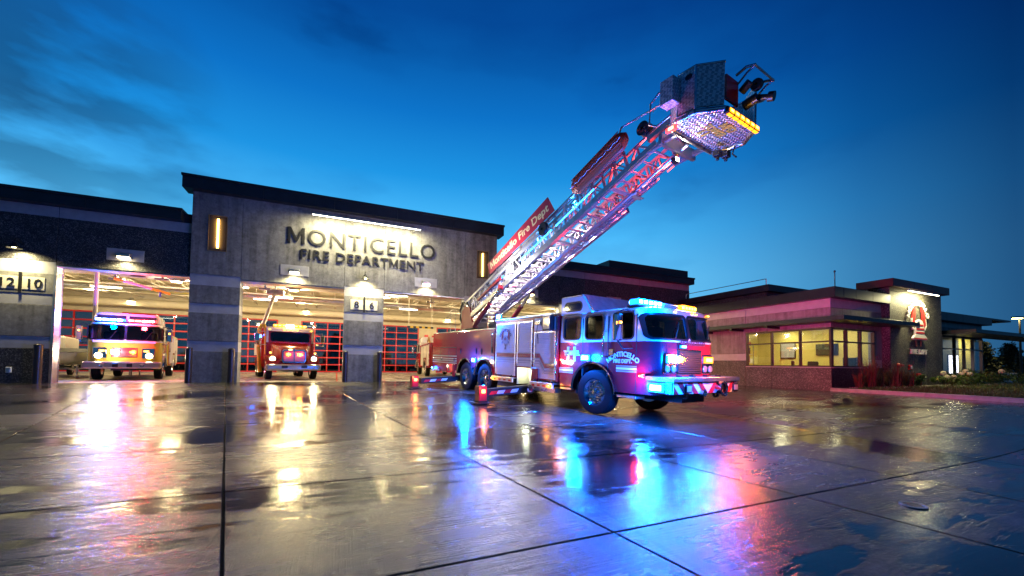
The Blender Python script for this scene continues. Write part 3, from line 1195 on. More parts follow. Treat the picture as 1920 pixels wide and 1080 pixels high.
for s_, y_, w, d, h, lab in ((25.3, -4.9, .9, .5, 1.35, 'against the back wall'), (27.5, -9.6, .6, .5, 1.42, 'by the front ribbon window')):
    t = thing('filing_cabinet', 'dark drawer cabinet inside the yellow office ' + lab, 'cabinet', W(s_, y_, -.02), ANG, 'office cabinets')
    MB().box(-w / 2, w / 2, -d / 2, d / 2, 0, h).build('body', BLACKM, t, bevel=.01)
    for k in range(5):
        dr = MB().box(-w / 2 + .03, w / 2 - .03, -d / 2 - .02, -d / 2, .06 + k * h / 5, (k + 1) * h / 5 + .01).build('drawer', GREYST, t, bevel=.006)
t = thing('desk', 'red fronted desk seen through the office ribbon window', 'desk', W(25.6, -7.2, -.02), ANG)
MB().box(-.7, .7, -.6, .6, .98, 1.02).build('top', CREAMD, t)
for x in (-.62, .62):
    for y in (-.52, .52):
        MB().box(x - .03, x + .03, y - .03, y + .03, 0, .98).build('leg', BLACK, t)
MB().box(-.66, .66, -.55, -.52, .3, .98).build('front_panel', REDD, t)
t = thing('shelf_rack', 'open metal shelf rack with red and grey boxes in the yellow office', 'shelf', W(26.6, -4.85, -.02), ANG)
for x in (-.55, .55):
    for y in (-.18, .18):
        MB().box(x - .02, x + .02, y - .02, y + .02, 0, 2.2).build('post', STEEL, t)
for k in range(5):
    MB().box(-.56, .56, -.2, .2, .2 + k * .48, .23 + k * .48).build('shelf', STEEL, t)
rr = random.Random(3)
for k in range(5):
    x = -.5
    while x < .4:
        w_ = rr.uniform(.12, .26)
        MB().box(x, x + w_, -.15, .12, .232 + k * .48, .232 + k * .48 + rr.uniform(.15, .36)).build('box', rr.choice((REDD, GREYST, BLACKM, CREAMD, BAND)), t)
        x += w_ + rr.uniform(.02, .12)
t = thing('whiteboard', 'white wall board hung on the yellow office back wall', 'whiteboard', W(25.3, -4.63, 1.6), ANG)
MB().box(-.55, .55, 0, .03, 0, .8).build('board', REFLW, t)
MB().box(-.6, .6, -.01, .03, -.04, 0).box(-.6, .6, -.01, .03, .8, .84).build('edge', STEEL, t)
for s_, y_, a_, lab in ((25.2, -8.6, 20, 'beside the red desk'), (26.9, -8.3, -50, 'near the front ribbon window')):
    t = thing('office_chair', 'black office chair inside the yellow office ' + lab, 'chair', W(s_, y_, -.02), ANG + R(a_))
    MB().box(-.25, .25, -.25, .25, .46, .54).build('seat', BLACKM, t, bevel=.03)
    MB().box(-.22, .22, .20, .27, .62, 1.25).build('backrest', BLACKM, t, bevel=.03)
    MB().cyl((0, 0, .05), (0, 0, .46), .03, 8).build('column', STEEL, t)
    for k in range(5):
        a = 2 * PI * k / 5
        MB().bar((0, 0, .09), (.28 * math.cos(a), .28 * math.sin(a), .05), .04, .03).build('leg', BLACK, t)
t = thing('wall_screen', 'dark flat screen on the yellow partition of the office', 'screen', W(28.18, -8.2, 1.55), ANG)
MB().box(-.05, 0, -.5, .5, 0, .58).build('case', BLACK, t, bevel=.01)
MB().box(-.055, -.05, -.47, .47, .03, .55).build('panel', MATS.get('dark_pane') or pmat('dark_pane', (.02, .025, .03), .06, spec=.8), t)
t = thing('wall_poster', 'grey framed picture on the yellow office wall', 'picture', W(28.17, -6.3, 1.4), ANG)
MB().box(-.02, 0, -.4, .4, 0, .9).build('frame', BLACK, t)
MB().box(-.025, -.02, -.35, .35, .05, .85).build('print', GREYST, t)

# ------------------------------------------------------------------ sign tower
tow = thing('sign_tower', 'tall dark pebbled sign pier rising above the office roof with red capping', 'tower', W(0, 0), ANG)
MB().box(TW0, TW1, TFY, TFY + .9, -.3, 4.62).build('pier', TOWERP, tow, bevel=.01)
for a, b in ((TW0 - .25, TW0 + 1.6), (TW0 + 1.6, TW0 + 3.3), (TW0 + 3.3, TW1 + .22)):
    MB().box(a + .003, b - .003, TFY - .24, TFY + 1.15, 4.6, 4.96).build('capping', pmat('maroon_cap', (.10, .02, .025), .4, .3), tow, bevel=.01)
MB().cyl((TW0 - .06, TFY + .8, 3.9), (TW0 - .06, TFY + .8, 4.6), .04, 8).build('downpipe', STEEL, tow)
for x in (30.35, 31.5):
    MB().box(x - .006, x + .006, TFY - .004, TFY, -.1, 1.9).build('joint_strip', GREYST, tow)
t = thing('tower_lamp', 'linear lamp on arms at the top of the dark sign pier', 'wall lamp', W(30.1, TFY, 4.42), ANG)
MB().box(-1.35, 1.5, -.52, -.45, -.02, .04).build('housing', STEEL, t)
MB().box(-1.3, 1.45, -.515, -.455, -.035, -.02).build('tube', LAMPC, t)
for x in (-1.1, .1, 1.3):
    MB().cyl((x, 0, .01), (x, -.45, .01), .014, 6).build('arm', STEEL, t)
light('AREA', t, (.35, -.48, -.05), 190, (1, .9, .45), (1.6, .07), (R(28), 0, 0))
# emblem: crossed axes behind a striped helmet
em = thing('fire_emblem', 'raised emblem of a striped fire helmet over two crossed red axes', 'emblem', W(30.7, TFY - .05, 0), ANG)
EMW = pmat('emblem_white', (.75, .73, .70), .5)
EMR = pmat('emblem_red', (.50, .03, .03), .45)
EMB = pmat('emblem_blue', (.03, .05, .16), .45)
def flat(poly, y0, y1, mat, name, parent, M=None, bevel=0.):
    m = MB()
    m.M = M
    m.prism(poly, 'y', y0, y1)
    return m.build(name, mat, parent, bevel)
for sx in (-1, 1):
    flat([(sx * .14, 1.98), (sx * .22, 1.98), (sx * .52, 3.55), (sx * .44, 3.58)], -.05, .0, pmat('axe_handle', (.22, .12, .06), .5), 'axe_handle', em)
    flat([(sx * .28, 3.9), (sx * .42, 3.86), (sx * .62, 3.3), (sx * .66, 3.0), (sx * .52, 2.84), (sx * .40, 3.02), (sx * .33, 3.4)], -.05, .0, EMR, 'axe_blade', em)
    flat([(sx * .60, 3.30), (sx * .67, 3.28), (sx * .72, 2.95), (sx * .56, 2.74), (sx * .50, 2.84), (sx * .655, 3.0)], -.055, .0, EMW, 'axe_edge', em)
flat([(-.60, 2.28), (.60, 2.28), (.66, 2.36), (.52, 2.48), (.30, 2.54), (-.30, 2.54), (-.52, 2.48), (-.66, 2.36)], -.09, -.01, EMW, 'helmet_brim', em)
flat([(-.58, 2.31), (.58, 2.31), (.60, 2.37), (-.60, 2.37)], -.10, -.09, EMR, 'brim_stripe', em)
dome = [(-.42, 2.5), (.42, 2.5), (.40, 2.8), (.33, 3.06), (.2, 3.2), (0, 3.25), (-.2, 3.2), (-.33, 3.06), (-.40, 2.8)]
flat(dome, -.08, -.01, EMW, 'helmet_dome', em)
for k, z in enumerate((2.58, 2.76, 2.94)):
    w = .40 - .05 * k * k * .5
    flat([(-w + .02, z), (w, z), (w - .01, z + .085), (-w + .03, z + .085)], -.09, -.08, EMR, 'flag_stripe', em)
flat([(-.37, 2.86), (-.08, 2.86), (-.08, 3.17), (-.2, 3.15), (-.32, 3.02)], -.10, -.08, EMB, 'flag_canton', em)
me = text_mesh('MONTICELLO', .34, .04, EMW, .006, 1.1)
for v in me.vertices:
    a = v.co.x / .88
    rr = .88 + v.co.y
    v.co.x, v.co.y = rr * math.sin(a), rr * math.cos(a) - .88
for lm in letters(me):
    obj('letter', lm, em, (0, -.02, 3.93), FRONT)
for lm in letters(text_mesh('FIRE DEPT', .32, .05, EMW, .004, 1.08, width=1.52)):
    obj('letter', lm, em, (0, -.02, 1.62), FRONT)
# fittings low on the pier
FR = pmat('fitting_red', (.5, .03, .02), .4)
BRASS = pmat('brass', (.62, .42, .14), .35, .9)
t = thing('horn_strobe', 'red fire alarm bell and strobe high on the dark pier', 'alarm', W(28.95, TFY, 1.05), ANG)
MB().lathe([(.002, -.10), (.10, -.09), (.13, -.03), (.13, 0), (.002, 0)], 'y', 16).build('bell', FR, t, smooth=40)
MB().box(.05, .28, -.12, -.02, -.03, .06).build('bracket', FR, t, bevel=.01)
t = thing('alarm_box', 'small red and white alarm box on the dark pier', 'alarm', W(29.95, TFY, .88), ANG)
MB().box(-.12, .12, -.07, 0, 0, .22).build('case', FR, t, bevel=.01)
MB().box(-.05, .08, -.085, -.07, .04, .18).build('face', REFLW, t)
t = thing('standpipe', 'red vertical standpipe with brass outlets against the dark pier', 'standpipe', W(30.5, TFY, -.05), ANG)
MB().cyl((-.13, -.12, 0), (-.13, -.12, .7), .035, 8).cyl((.13, -.12, 0), (.13, -.12, .7), .035, 8).cyl((-.16, -.12, .72), (.16, -.12, .72), .045, 8).build('pipe', FR, t, smooth=40)
MB().cyl((.1, -.12, .55), (.3, -.18, .55), .03, 8).cyl((.13, -.12, .12), (.34, -.2, .12), .03, 8).build('outlet', BRASS, t, smooth=40)
t = thing('siamese_inlet', 'twin brass hose inlet low on the dark pier beside red grasses', 'hose inlet', W(28.9, TFY, .22), ANG)
for x in (-.08, .12):
    MB().cyl((x, 0, 0), (x + .06, -.28, -.05), .06, 10).build('inlet', FR if x < 0 else CHROME, t, smooth=40)
t = thing('wall_tap', 'brass hose tap on the dark pier above the shrubs', 'tap', W(32.4, TFY, .35), ANG)
MB().tube([(0, 0, .05), (0, -.12, .06), (.08, -.2, 0), (.14, -.22, -.08)], .03, 8).build('spout', BRASS, t, smooth=50)
MB().cyl((0, -.08, .06), (0, -.08, .16), .02, 6).build('handle', FR, t)

# ------------------------------------------------------------------ entrance wing beyond the tower
ent = thing('entrance_wing', 'grey entrance wing with tall glazing beyond the sign pier', 'building', W(0, 0), ANG)
EY = -9.9
E0, E1 = TW1, 40.3
for z0, z1, mt, s0, s1 in ((-.3, .55, DARKP, E0, 35.3), (.55, .95, BAND, E0, 35.3), (.95, 2.72, GREY, E0, 35.3), (2.72, 3.2, GREY, E0, E1), (3.2, 3.5, BAND, E0, E1)):
    MB().box(s0, s1, EY, EY + .25, z0 + .004, z1 - .004).build('panel', mt, ent, bevel=.005)
for k in range(4):
    a = E0 - .1 + k * 1.85
    MB().box(a + .003, a + 1.847, EY - .35, EY + .3, 3.5, 3.92).build('fascia', FASCIA, ent, bevel=.008)
MB().box(E1 - .2, E1, EY + .25, -2, -.3, 3.5).build('end_wall', pmat('lobby_grey', (.10, .10, .11), .7), ent)
fr = MB()
cols = [35.32, 36.85, 38.0, 39.1, 40.25]
for c in cols:
    fr.box(c - .045, c + .045, EY - .02, EY + .1, -.1, 2.72)
for z in (-.05, 2.05, 2.68):
    fr.box(35.3, 40.28, EY - .018, EY + .098, z - .035, z + .035)
f = fr.build('window', BRZ, ent)
for k in range(4):
    for z0, z1 in ((-.01, 2.01), (2.09, 2.64)):
        MB().box(cols[k] + .045, cols[k + 1] - .045, EY + .04, EY + .05, z0, z1).build('pane', WGLASS, f)
MB().box(35.3, 40.05, -6.0, -5.9, -.1, 3.2).build('lobby_wall', pmat('lobby_grey', (.10, .10, .11), .7), ent)
MB().box(40.0, 40.09, -9.50, -9.02, -.05, 2.9).build('lobby_door', YW, ent)
MB().box(35.2, 40.05, EY + .26, -5.9, -.12, -.06).build('lobby_floor', CARP, ent)
MB().box(35.2, 40.05, EY + .26, -5.9, 2.95, 3.0).build('lobby_ceiling', WHITEP, ent)
MB().box(34.6, 56, EY - 1.5, EY - .001, 2.76, 2.95).build('canopy', FASCIA, ent, bevel=.01)
for s_ in (44.5, 55.5):
    MB().cyl((s_, EY - 1.2, -.3), (s_, EY - 1.2, 2.76), .08, 10).build('canopy_post', BLACK, ent)
t = thing('lobby_light', 'warm ceiling light glowing in the glazed entrance lobby', 'lamp', W(39.2, -9.0, 2.9), ANG)
MB().box(-.3, .3, -.3, .3, 0, .04).build('frame', WHITEP, t)
MB().box(-.26, .26, -.26, .26, -.01, 0).build('diffuser', LAMPC, t)
light('AREA', t, (0, 0, -.03), 90, (1, .85, .4), .5)
t = thing('lobby_screen', 'glowing white screen behind the entrance glazing', 'screen', W(38.15, EY + .5, .62), ANG)
MB().box(-.62, .62, 0, .06, 0, 1.15).build('case', BLACK, t, bevel=.01)
MB().box(-.58, .58, -.006, 0, .04, 1.11).build('display', emat('screen_white', (.95, .88, 1.0), 5), t)
MB().box(-.04, .04, .01, .05, -.6, 0).box(-.3, .3, -.1, .2, -.62, -.58).build('stand', BLACK, t)

# flag behind the sign tower
t = thing('flagpole', 'steel flagpole with a drooping dark flag behind the sign pier', 'flagpole', W(34.2, -5.5, 0), ANG)
MB().cyl((0, 0, -.2), (0, 0, 6.95), .06, 10, .035).build('pole', STEEL, t, smooth=40)
MB().lathe([(.002, 6.93), (.06, 6.97), (.07, 7.02), (.05, 7.07), (.002, 7.1)], 'z', 10).build('finial', STEEL, t, smooth=60)
m = MB()
vs, fs = [], []
for i in range(9):
    for j in range(6):
        u, v = i / 8, j / 5
        vs.append((-.06 - u * 1.0, .07 * math.sin(u * 9 + v), 6.0 - v * .55 - u * .5 - .05 * math.sin(u * 7)))
for i in range(8):
    for j in range(5):
        a = i * 6 + j
        fs.append((a, a + 1, a + 7, a + 6))
m.add(vs, fs)
m.build('flag', pmat('flag_cloth', (.10, .09, .14), .8, var=.5, vscale=9), t, smooth=60)

# ================================================================== LANDSCAPE
def lawn_z(s, y):
    e = sm((s - 24.5) / 8)
    g0 = ground(min(s, 24.2), y)
    return g0 + .13 + .05 * e + .06 * math.sin(s * .7 + y * .4) * e * .5
GRASSM = pmat('lawn_soil', (.035, .055, .014), .9, var=.4, vscale=3)
vs, fs = [], []
n1, n2 = 44, 26
for i in range(n1 + 1):
    for j in range(n2 + 1):
        s_, y_ = 24.46 + 46 * (i / n1) ** 1.3, -9.3 - 24 * j / n2
        vs.append((*W(s_, y_).xy, lawn_z(s_, y_)))
for i in range(n1):
    for j in range(n2):
        a = i * (n2 + 1) + j
        fs.append((a, a + 1, a + n2 + 2, a + n2 + 1))
struct(MB().add(vs, fs).build('lawn', GRASSM, smooth=60))
# kerb in lengths
KM = pmat('kerb_concrete', (.44, .37, .35), .5, var=.2, vscale=5, bump=.15, bscale=40)
kerb = struct(obj('kerb', None, None, W(0, 0), (0, 0, ANG)))
y_ = YF - .02
while y_ > -33:
    y2 = y_ - 2.9
    rings = []
    for q in range(5):
        yy = y_ - .006 + (y2 - y_ + .012) * q / 4
        g = ground(24.2, yy)
        rings.append([(24.24, yy, g - .15), (24.25, yy, g + .10), (24.29, yy, g + .135), (24.40, yy, g + .14), (24.44, yy, g + .12), (24.44, yy, g - .15)])
    MB().loft(rings).build('kerb_stone', KM, kerb, smooth=50)
    y_ = y2
# mulch bed with pale stones
bed = struct(obj('planting_bed', None))
vs, fs = [], []
for i in range(25):
    for j in range(5):
        s_, y_ = 24.6 + 16 * i / 24, -10.66 - (1.05 + .15 * math.sin(i * .9)) * j / 4 * (1 if s_ > 27 else .75)
        vs.append((*W(s_, y_).xy, lawn_z(s_, y_) + .018))
for i in range(24):
    for j in range(4):
        a = i * 5 + j
        fs.append((a, a + 1, a + 6, a + 5))
MB().add(vs, fs).build('mulch', pmat('mulch', (.07, .05, .035), .9, var=.5, vscale=14, bump=.6, bscale=30), bed)
m = MB()
rr = random.Random(5)
for k in range(900):
    s_, y_ = rr.uniform(24.8, 40), -10.75 - abs(rr.gauss(0, .5))
    if y_ < -11.75:
        continue
    r_ = rr.uniform(.02, .055)
    p = W(s_, y_)
    z = lawn_z(s_, y_) + .025
    m.add([(p.x + r_, p.y, z), (p.x, p.y + r_, z), (p.x - r_, p.y, z), (p.x, p.y - r_, z), (p.x, p.y, z + r_ * .8), (p.x, p.y, z - r_)],
          [(0, 1, 4), (1, 2, 4), (2, 3, 4), (3, 0, 4), (1, 0, 5), (2, 1, 5), (3, 2, 5), (0, 3, 5)])
o = m.build('river_stones', pmat('river_stone', (.36, .32, .26), .7, var=.4, vscale=3))
o['kind'] = 'stuff'
o['label'] = 'pale river stones scattered over the planting bed'
o['category'] = 'stones'


def blades(name, n, fn, mats, hmin, hmax, wid, lean, seed):
    """fn(rng) -> world point or None"""
    g = random.Random(seed)
    m = MB()
    k = 0
    while k < n:
        p = fn(g)
        if p is None:
            continue
        k += 1
        h = g.uniform(hmin, hmax)
        a = g.uniform(0, 2 * PI)
        w = wid * g.uniform(.6, 1.3)
        dx, dy = math.cos(a), math.sin(a)
        l1, l2 = lean * h * g.uniform(.1, .5), lean * h * g.uniform(.5, 1.2)
        m.mi = g.randrange(len(mats))
        x, y, z = p
        m.add([(x - dy * w, y + dx * w, z - .02), (x + dy * w, y - dx * w, z - .02), (x + dx * l1 + dy * w * .7, y + dy * l1 - dx * w * .7, z + h * .55),
               (x + dx * l1 - dy * w * .7, y + dy * l1 + dx * w * .7, z + h * .55), (x + dx * l2, y + dy * l2, z + h)], [(0, 1, 2, 3), (3, 2, 4)])
    return m


GM = [pmat('grass_' + n, c, .6) for n, c in (('green', (.055, .12, .018)), ('light', (.09, .15, .025)), ('dry', (.10, .11, .03)))]


def lawn_pt(g):
    s_ = 24.55 + 30 * g.random() ** 1.7
    y_ = -11.2 - 14 * g.random() ** 1.5
    p = W(s_, y_)
    return (p.x, p.y, lawn_z(s_, y_))


o = blades('grass', 26000, lawn_pt, GM, .05, .13, .010, .7, 3).build('grass', GM)
o['kind'] = 'stuff'
o['label'] = 'short mown grass between the kerb and the planting bed'
o['category'] = 'grass'


def tuft(s_, y_, h, n, spread, mats, label, cat, group=None, name='ornamental_grass', wid=.011, lean=.5):
    p0 = W(s_, y_)
    z0 = lawn_z(s_, y_)
    t = thing(name, label, cat, (p0.x, p0.y, z0), 0, group)
    def fn(g):
        a, r_ = g.uniform(0, 2 * PI), spread * math.sqrt(g.random())
        return (r_ * math.cos(a), r_ * math.sin(a), 0)
    half = n // 2
    blades('blades', half, fn, mats, h * .35, h * .75, wid, lean, int(s_ * 100)).build('blades', mats, t)
    blades('plumes', half, fn, mats, h * .6, h, wid, lean * .8, int(s_ * 100) + 1).build('plumes', mats, t)
    return t


RG = [pmat('redgrass_' + n, c, .7) for n, c in (('rust', (.22, .06, .03)), ('tan', (.20, .12, .05)), ('dark', (.10, .04, .03)))]
for i, (s_, y_, h, n, sp, lab) in enumerate(((25.15, -10.95, .85, 150, .12, 'short rusty ornamental grass at the office corner'), (25.75, -11.05, 1.55, 220, .15, 'tall rusty feathery grass below the office window'),
                                        (26.5, -11.0, .75, 140, .12, 'small rusty grass tuft between two taller clumps'), (27.5, -11.1, 1.15, 300, .24, 'broad rusty grass clump where the dark pier begins'),
                                        (28.4, -11.15, .95, 260, .22, 'bushy rusty grass clump under the twin hose inlet'))):
    tuft(s_, y_, h, n, sp, RG, lab, 'ornamental grass', 'red grasses along the office')


def leafmass(name, label, cat, s_, y_, rad, hz, n, lsize, mats, seed, stems=True, group=None):
    p0 = W(s_, y_)
    z0 = lawn_z(s_, y_)
    t = thing(name, label, cat, (p0.x, p0.y, z0), 0, group)
    g = random.Random(seed)
    m = MB()
    clumps = [(g.gauss(0, .45) * rad, g.gauss(0, .45) * rad, hz * g.uniform(.25, .9), rad * g.uniform(.3, .5)) for _ in range(9)]
    for k in range(n):
        c = g.choice(clumps)
        v = Vector((g.gauss(0, 1), g.gauss(0, 1), g.gauss(0, 1))).normalized() * c[3] * g.random() ** .4
        p = Vector((c[0], c[1], c[2])) + v
        p.z = max(.04, p.z)
        nrm = (v.normalized() + Vector((g.gauss(0, .5), g.gauss(0, .5), g.gauss(0, .5) + .4))).normalized()
        q = nrm.to_track_quat('Z', 'Y')
        X, Y = q @ Vector((1, 0, 0)), q @ Vector((0, 1, 0))
        a = g.uniform(0, 2 * PI)
        d = X * math.cos(a) + Y * math.sin(a)
        e = nrm.cross(d)
        l_ = lsize * g.uniform(.6, 1.3)
        m.mi = g.randrange(len(mats))
        m.add([p - d * l_, p + e * l_ * .45 + nrm * l_ * .12, p + d * l_, p - e * l_ * .45 + nrm * l_ * .12], [(0, 1, 2, 3)])
    m.build('foliage', mats, t)
    if stems:
        sm_ = MB()
        for c in clumps[:6]:
            sm_.cyl((0, 0, -.05), (c[0], c[1], c[2]), .012, 5, .006)
        sm_.build('stems', pmat('twig', (.10, .07, .04), .8), t)
    return t, clumps


LG = [pmat('leaf_' + n, c, .5) for n, c in (('bright', (.10, .16, .02)), ('mid', (.06, .11, .02)), ('deep', (.035, .07, .015)))]
leafmass('shrub', 'small bright green shrub at the foot of the dark sign pier', 'shrub', 29.6, -11.15, .30, .55, 520, .055, LG, 1)
leafmass('shrub', 'low leafy shrub beside the wall tap', 'shrub', 32.0, -11.1, .34, .5, 420, .06, LG, 2)
leafmass('shrub', 'spreading green shrub below the entrance glazing', 'shrub', 35.6, -10.9, .85, .62, 1300, .06, LG, 3)
leafmass('shrub', 'round yellow green shrub further along the entrance glazing', 'shrub', 37.9, -10.9, .6, .55, 700, .06, LG, 4)
leafmass('shrub', 'dark leafy shrub at the end of the entrance wing', 'shrub', 40.6, -10.9, .75, .6, 800, .06, LG, 6)
hyd, cl = leafmass('hydrangea', 'hydrangea with round cream flower heads between pier and entrance', 'shrub', 33.6, -11.3, .62, .5, 800, .06, LG, 7)
g = random.Random(9)
PET = pmat('cream_petal', (.70, .62, .42), .6)
for k in range(9):
    c = (g.gauss(0, .55), g.gauss(0, .3), g.uniform(.35, .78))
    m = MB()
    for q in range(70):
        v = Vector((g.gauss(0, 1), g.gauss(0, 1), g.gauss(0, 1) + .3)).normalized()
        p = Vector(c) + v * .11
        qq = v.to_track_quat('Z', 'Y')
        X, Y = qq @ Vector((1, 0, 0)), qq @ Vector((0, 1, 0))
        m.add([p - X * .035, p - Y * .035, p + X * .035, p + Y * .035], [(0, 1, 2, 3)])
    m.build('flower_head', PET, hyd)

# parking lamp and drum
t = thing('parking_lamp', 'tall dark pole lamp with a glowing yellow head beyond the entrance canopy', 'street lamp', (46.0, 36.0, -.3))
MB().cyl((0, 0, 0), (0, 0, 5.95), .10, 10, .07).build('pole', BLACK, t, smooth=40)
MB().box(-.55, .15, -.2, .2, 5.95, 6.1).build('head', BLACK, t, bevel=.02)
MB().box(-.5, .1, -.17, .17, 5.90, 5.95).build('lens', emat('sodium', (1, .66, .15), 40), t)
light('SPOT', t, (-.2, 0, 5.85), 900, (1, .74, .25), .2, None, 150, .5)
t = thing('white_drum', 'white ribbed plastic drum standing beyond the dark lawn', 'drum', (45.4, 36.3, -.35))
MB().lathe([(.002, 0), (.40, 0), (.42, .25), (.40, .28), (.42, .31), (.42, .62), (.40, .65), (.42, .68), (.40, .95), (.002, .97)], 'z', 18).build('body', REFLW, t, smooth=40)
MB().lathe([(.002, .97), (.43, .96), (.43, 1.02), (.002, 1.03)], 'z', 18).build('lid', REFLW, t, smooth=40)

# dark conifers beyond the entrance
CONM = [pmat('needle_' + n, c, .7) for n, c in (('deep', (.012, .022, .012)), ('mid', (.02, .034, .016)), ('tip', (.03, .045, .02)))]
def conifer(x, y, z, h, rad, seed, label):
    t = thing('spruce_tree', label, 'tree', (x, y, z), 0, 'dark trees beyond the entrance')
    MB().cyl((0, 0, -.3), (0, 0, h * .96), .16, 8, .02).build('trunk', pmat('bark', (.05, .035, .025), .9), t)
    g = random.Random(seed)
    m = MB()
    br = MB()
    for k in range(60):
        u = (k + g.random()) / 60
        zz = h * (.06 + .92 * u)
        L_ = rad * (1 - u) ** .8 * g.uniform(.7, 1.12) + .12
        a = k * 2.4 + g.uniform(-.4, .4)
        d = Vector((math.cos(a), math.sin(a), -.22)).normalized()
        br.cyl((0, 0, zz), tuple(Vector((0, 0, zz)) + d * L_), .022, 4, .006)
        for q in range(70):
            w = g.random() ** .7
            p = Vector((0, 0, zz)) + d * L_ * w + Vector((g.gauss(0, .14), g.gauss(0, .14), g.gauss(0, .10) - .05)) * (.5 + w)
            e = Vector((g.gauss(0, 1), g.gauss(0, 1), g.gauss(0, .6) - .3)).normalized()
            f = e.cross(Vector((g.gauss(0, 1), g.gauss(0, 1), g.gauss(0, 1)))).normalized()
            l_ = g.uniform(.18, .36)
            m.mi = g.randrange(3)
            m.add([p - f * .085, p + f * .085, p + e * l_], [(0, 1, 2)])
    m.build('crown', CONM, t)
    br.build('branches', pmat('bark', (.05, .035, .025), .9), t)
for i, (x, y, h, r_, lab) in enumerate(((44.8, 38, 4.3, 2.2, 'dark spruce right behind the entrance wing'), (47.5, 42, 4.9, 2.4, 'pointed dark spruce left of the parking lamp'), (52.5, 42, 4.4, 2.4, 'broad dark spruce behind the parking lamp'),
                                    (49.5, 46, 4.7, 2.3, 'dark spruce farther back between two others'), (57, 43, 4.8, 2.5, 'dark spruce past the parking lamp'), (45.5, 45, 5.0, 2.2, 'tall dark spruce half hidden by the entrance canopy'))):
    conifer(x, y, -.6, h, r_, i + 20, lab)
# low trees seen through the rear doors
for i, (s_, y_, h, r_) in enumerate(((5.5, 33, 5.0, 2.6), (11.0, 36, 4.6, 2.6), (9.0, 40, 5.2, 2.6), (-9, 36, 4.2, 2.4))):
    p = W(s_, y_)
    conifer(p.x, p.y, -.6, h, r_, i + 40, ('dark tree seen through the red rear door behind the red hooded engine', 'dark tree behind the rear door right of pier eight', 'distant dark tree between two others outside the rear doors', 'dark tree outside the rear door behind the yellow engine')[i])

# small drain cover in the apron
t = thing('drain_cover', 'small round metal drain cover sunk in the wet apron', 'drain cover', W(10.95, -18.05, ground(10.95, -18.05) + .004), ANG)
MB().lathe([(.085, 0), (.11, 0), (.11, .006), (.085, .008)], 'z', 24).build('rim', STEEL, t, smooth=40)
MB().lathe([(.002, 0), (.083, 0), (.083, .004), (.002, .005)], 'z', 24).build('lid', BLACK, t, smooth=40)

# ================================================================== VEHICLES
def outline(xr, xf, w, rf, rr=.05, k=5):
    out = []
    for cx, cy, r, a0 in ((xr + rr, -w + rr, rr, 180), (xf - rf, -w + rf, rf, 270), (xf - rf, w - rf, rf, 0), (xr + rr, w - rr, rr, 90)):
        for i in range(k + 1):
            a = R(a0 + 90 * i / k)
            out.append((cx + r * math.cos(a), cy + r * math.sin(a)))
    return out


def shell(levels, off=0.):
    return MB().loft([[(x, y, z) for x, y in outline(xr + off, xf - off, w - off, max(.02, rf - off))] for z, xr, xf, w, rf in levels])


_wheel = {}


def wheel(parent, x, y, z, r, width, side, dual=False, steer=0., style='alu'):
    key = (r, width, style)
    if key not in _wheel:
        h = width / 2
        prof = [(r * .56, -h * .8), (r * .62, -h * .96), (r * .80, -h), (r * .95, -h * .92), (r, -h * .72), (r * .985, -h * .4), (r * .985, -h * .36), (r, -h * .3), (r, h * .3), (r * .985, h * .36), (r * .985, h * .4), (r, h * .72), (r * .95, h * .92), (r * .80, h), (r * .62, h * .96), (r * .56, h * .8)]
        tyre = MB().lathe(prof, 'y', 40).mesh('tyre', RUBBER, smooth=35)
        ri = r * .56
        rim = MB()
        if style == 'rear':
            rim.lathe([(.005, .35 * h), (ri * .45, .35 * h), (ri * .5, -.1 * h), (ri * .78, -.2 * h), (ri * .93, -.75 * h), (ri * 1.04, -.9 * h), (ri * 1.04, .9 * h), (.005, .9 * h)], 'y', 32)
            rim.lathe([(.005, -.75 * h), (ri * .2, -.72 * h), (ri * .33, -.45 * h), (ri * .36, .3 * h), (.005, .3 * h)], 'y', 20)
            nb, rb, yb = 10, ri * .62, -.22 * h
        else:
            rim.lathe([(.005, -.62 * h), (ri * .30, -.62 * h), (ri * .36, -.5 * h), (ri * .72, -.55 * h), (ri * .80, -.35 * h), (ri * .95, -.7 * h), (ri * 1.04, -.88 * h), (ri * 1.04, .9 * h), (.005, .9 * h)], 'y', 32)
            rim.lathe([(.005, -.95 * h), (ri * .22, -.9 * h), (ri * .27, -.6 * h), (.005, -.55 * h)], 'y', 16)
            nb, rb, yb = 10, ri * .53, -.62 * h
        for q in range(nb):
            a = 2 * PI * q / nb
            rim.cyl((rb * math.cos(a), yb + .03, rb * math.sin(a)), (rb * math.cos(a), yb - .045, rb * math.sin(a)), .018, 6)
        hol = MB()
        for q in range(10):
            a = 2 * PI * (q + .5) / 10
            c_, s_ = ri * .68 * math.cos(a), ri * .68 * math.sin(a)
            yb2 = -.565 * h if style != 'rear' else -.2 * h
            hol.cyl((c_, yb2 + .01, s_), (c_, yb2 - .008, s_), ri * .085, 8)
        _wheel[key] = (tyre, rim.mesh('rim', CHROME, smooth=30), hol.mesh('vent_holes', BLACKM))
    ty, ri_, ho = _wheel[key]
    o = obj('wheel', ty, parent, (x, y, z), (0, 0, steer if side < 0 else PI + steer))
    obj('rim', ri_, o)
    obj('vent_holes', ho, o)
    return o


LK = {'blue': (BLUE, BLUEHOT, (.0, .13, 1)), 'red': (REDL, REDHOT, (1, .03, .05)), 'amber': (AMBER, AMBHOT, (1, .32, .02)), 'white': (LAMPC, WHITEHOT, (.95, .95, 1)), 'warm': (LAMPW, HEADL, (1, .82, .48))}


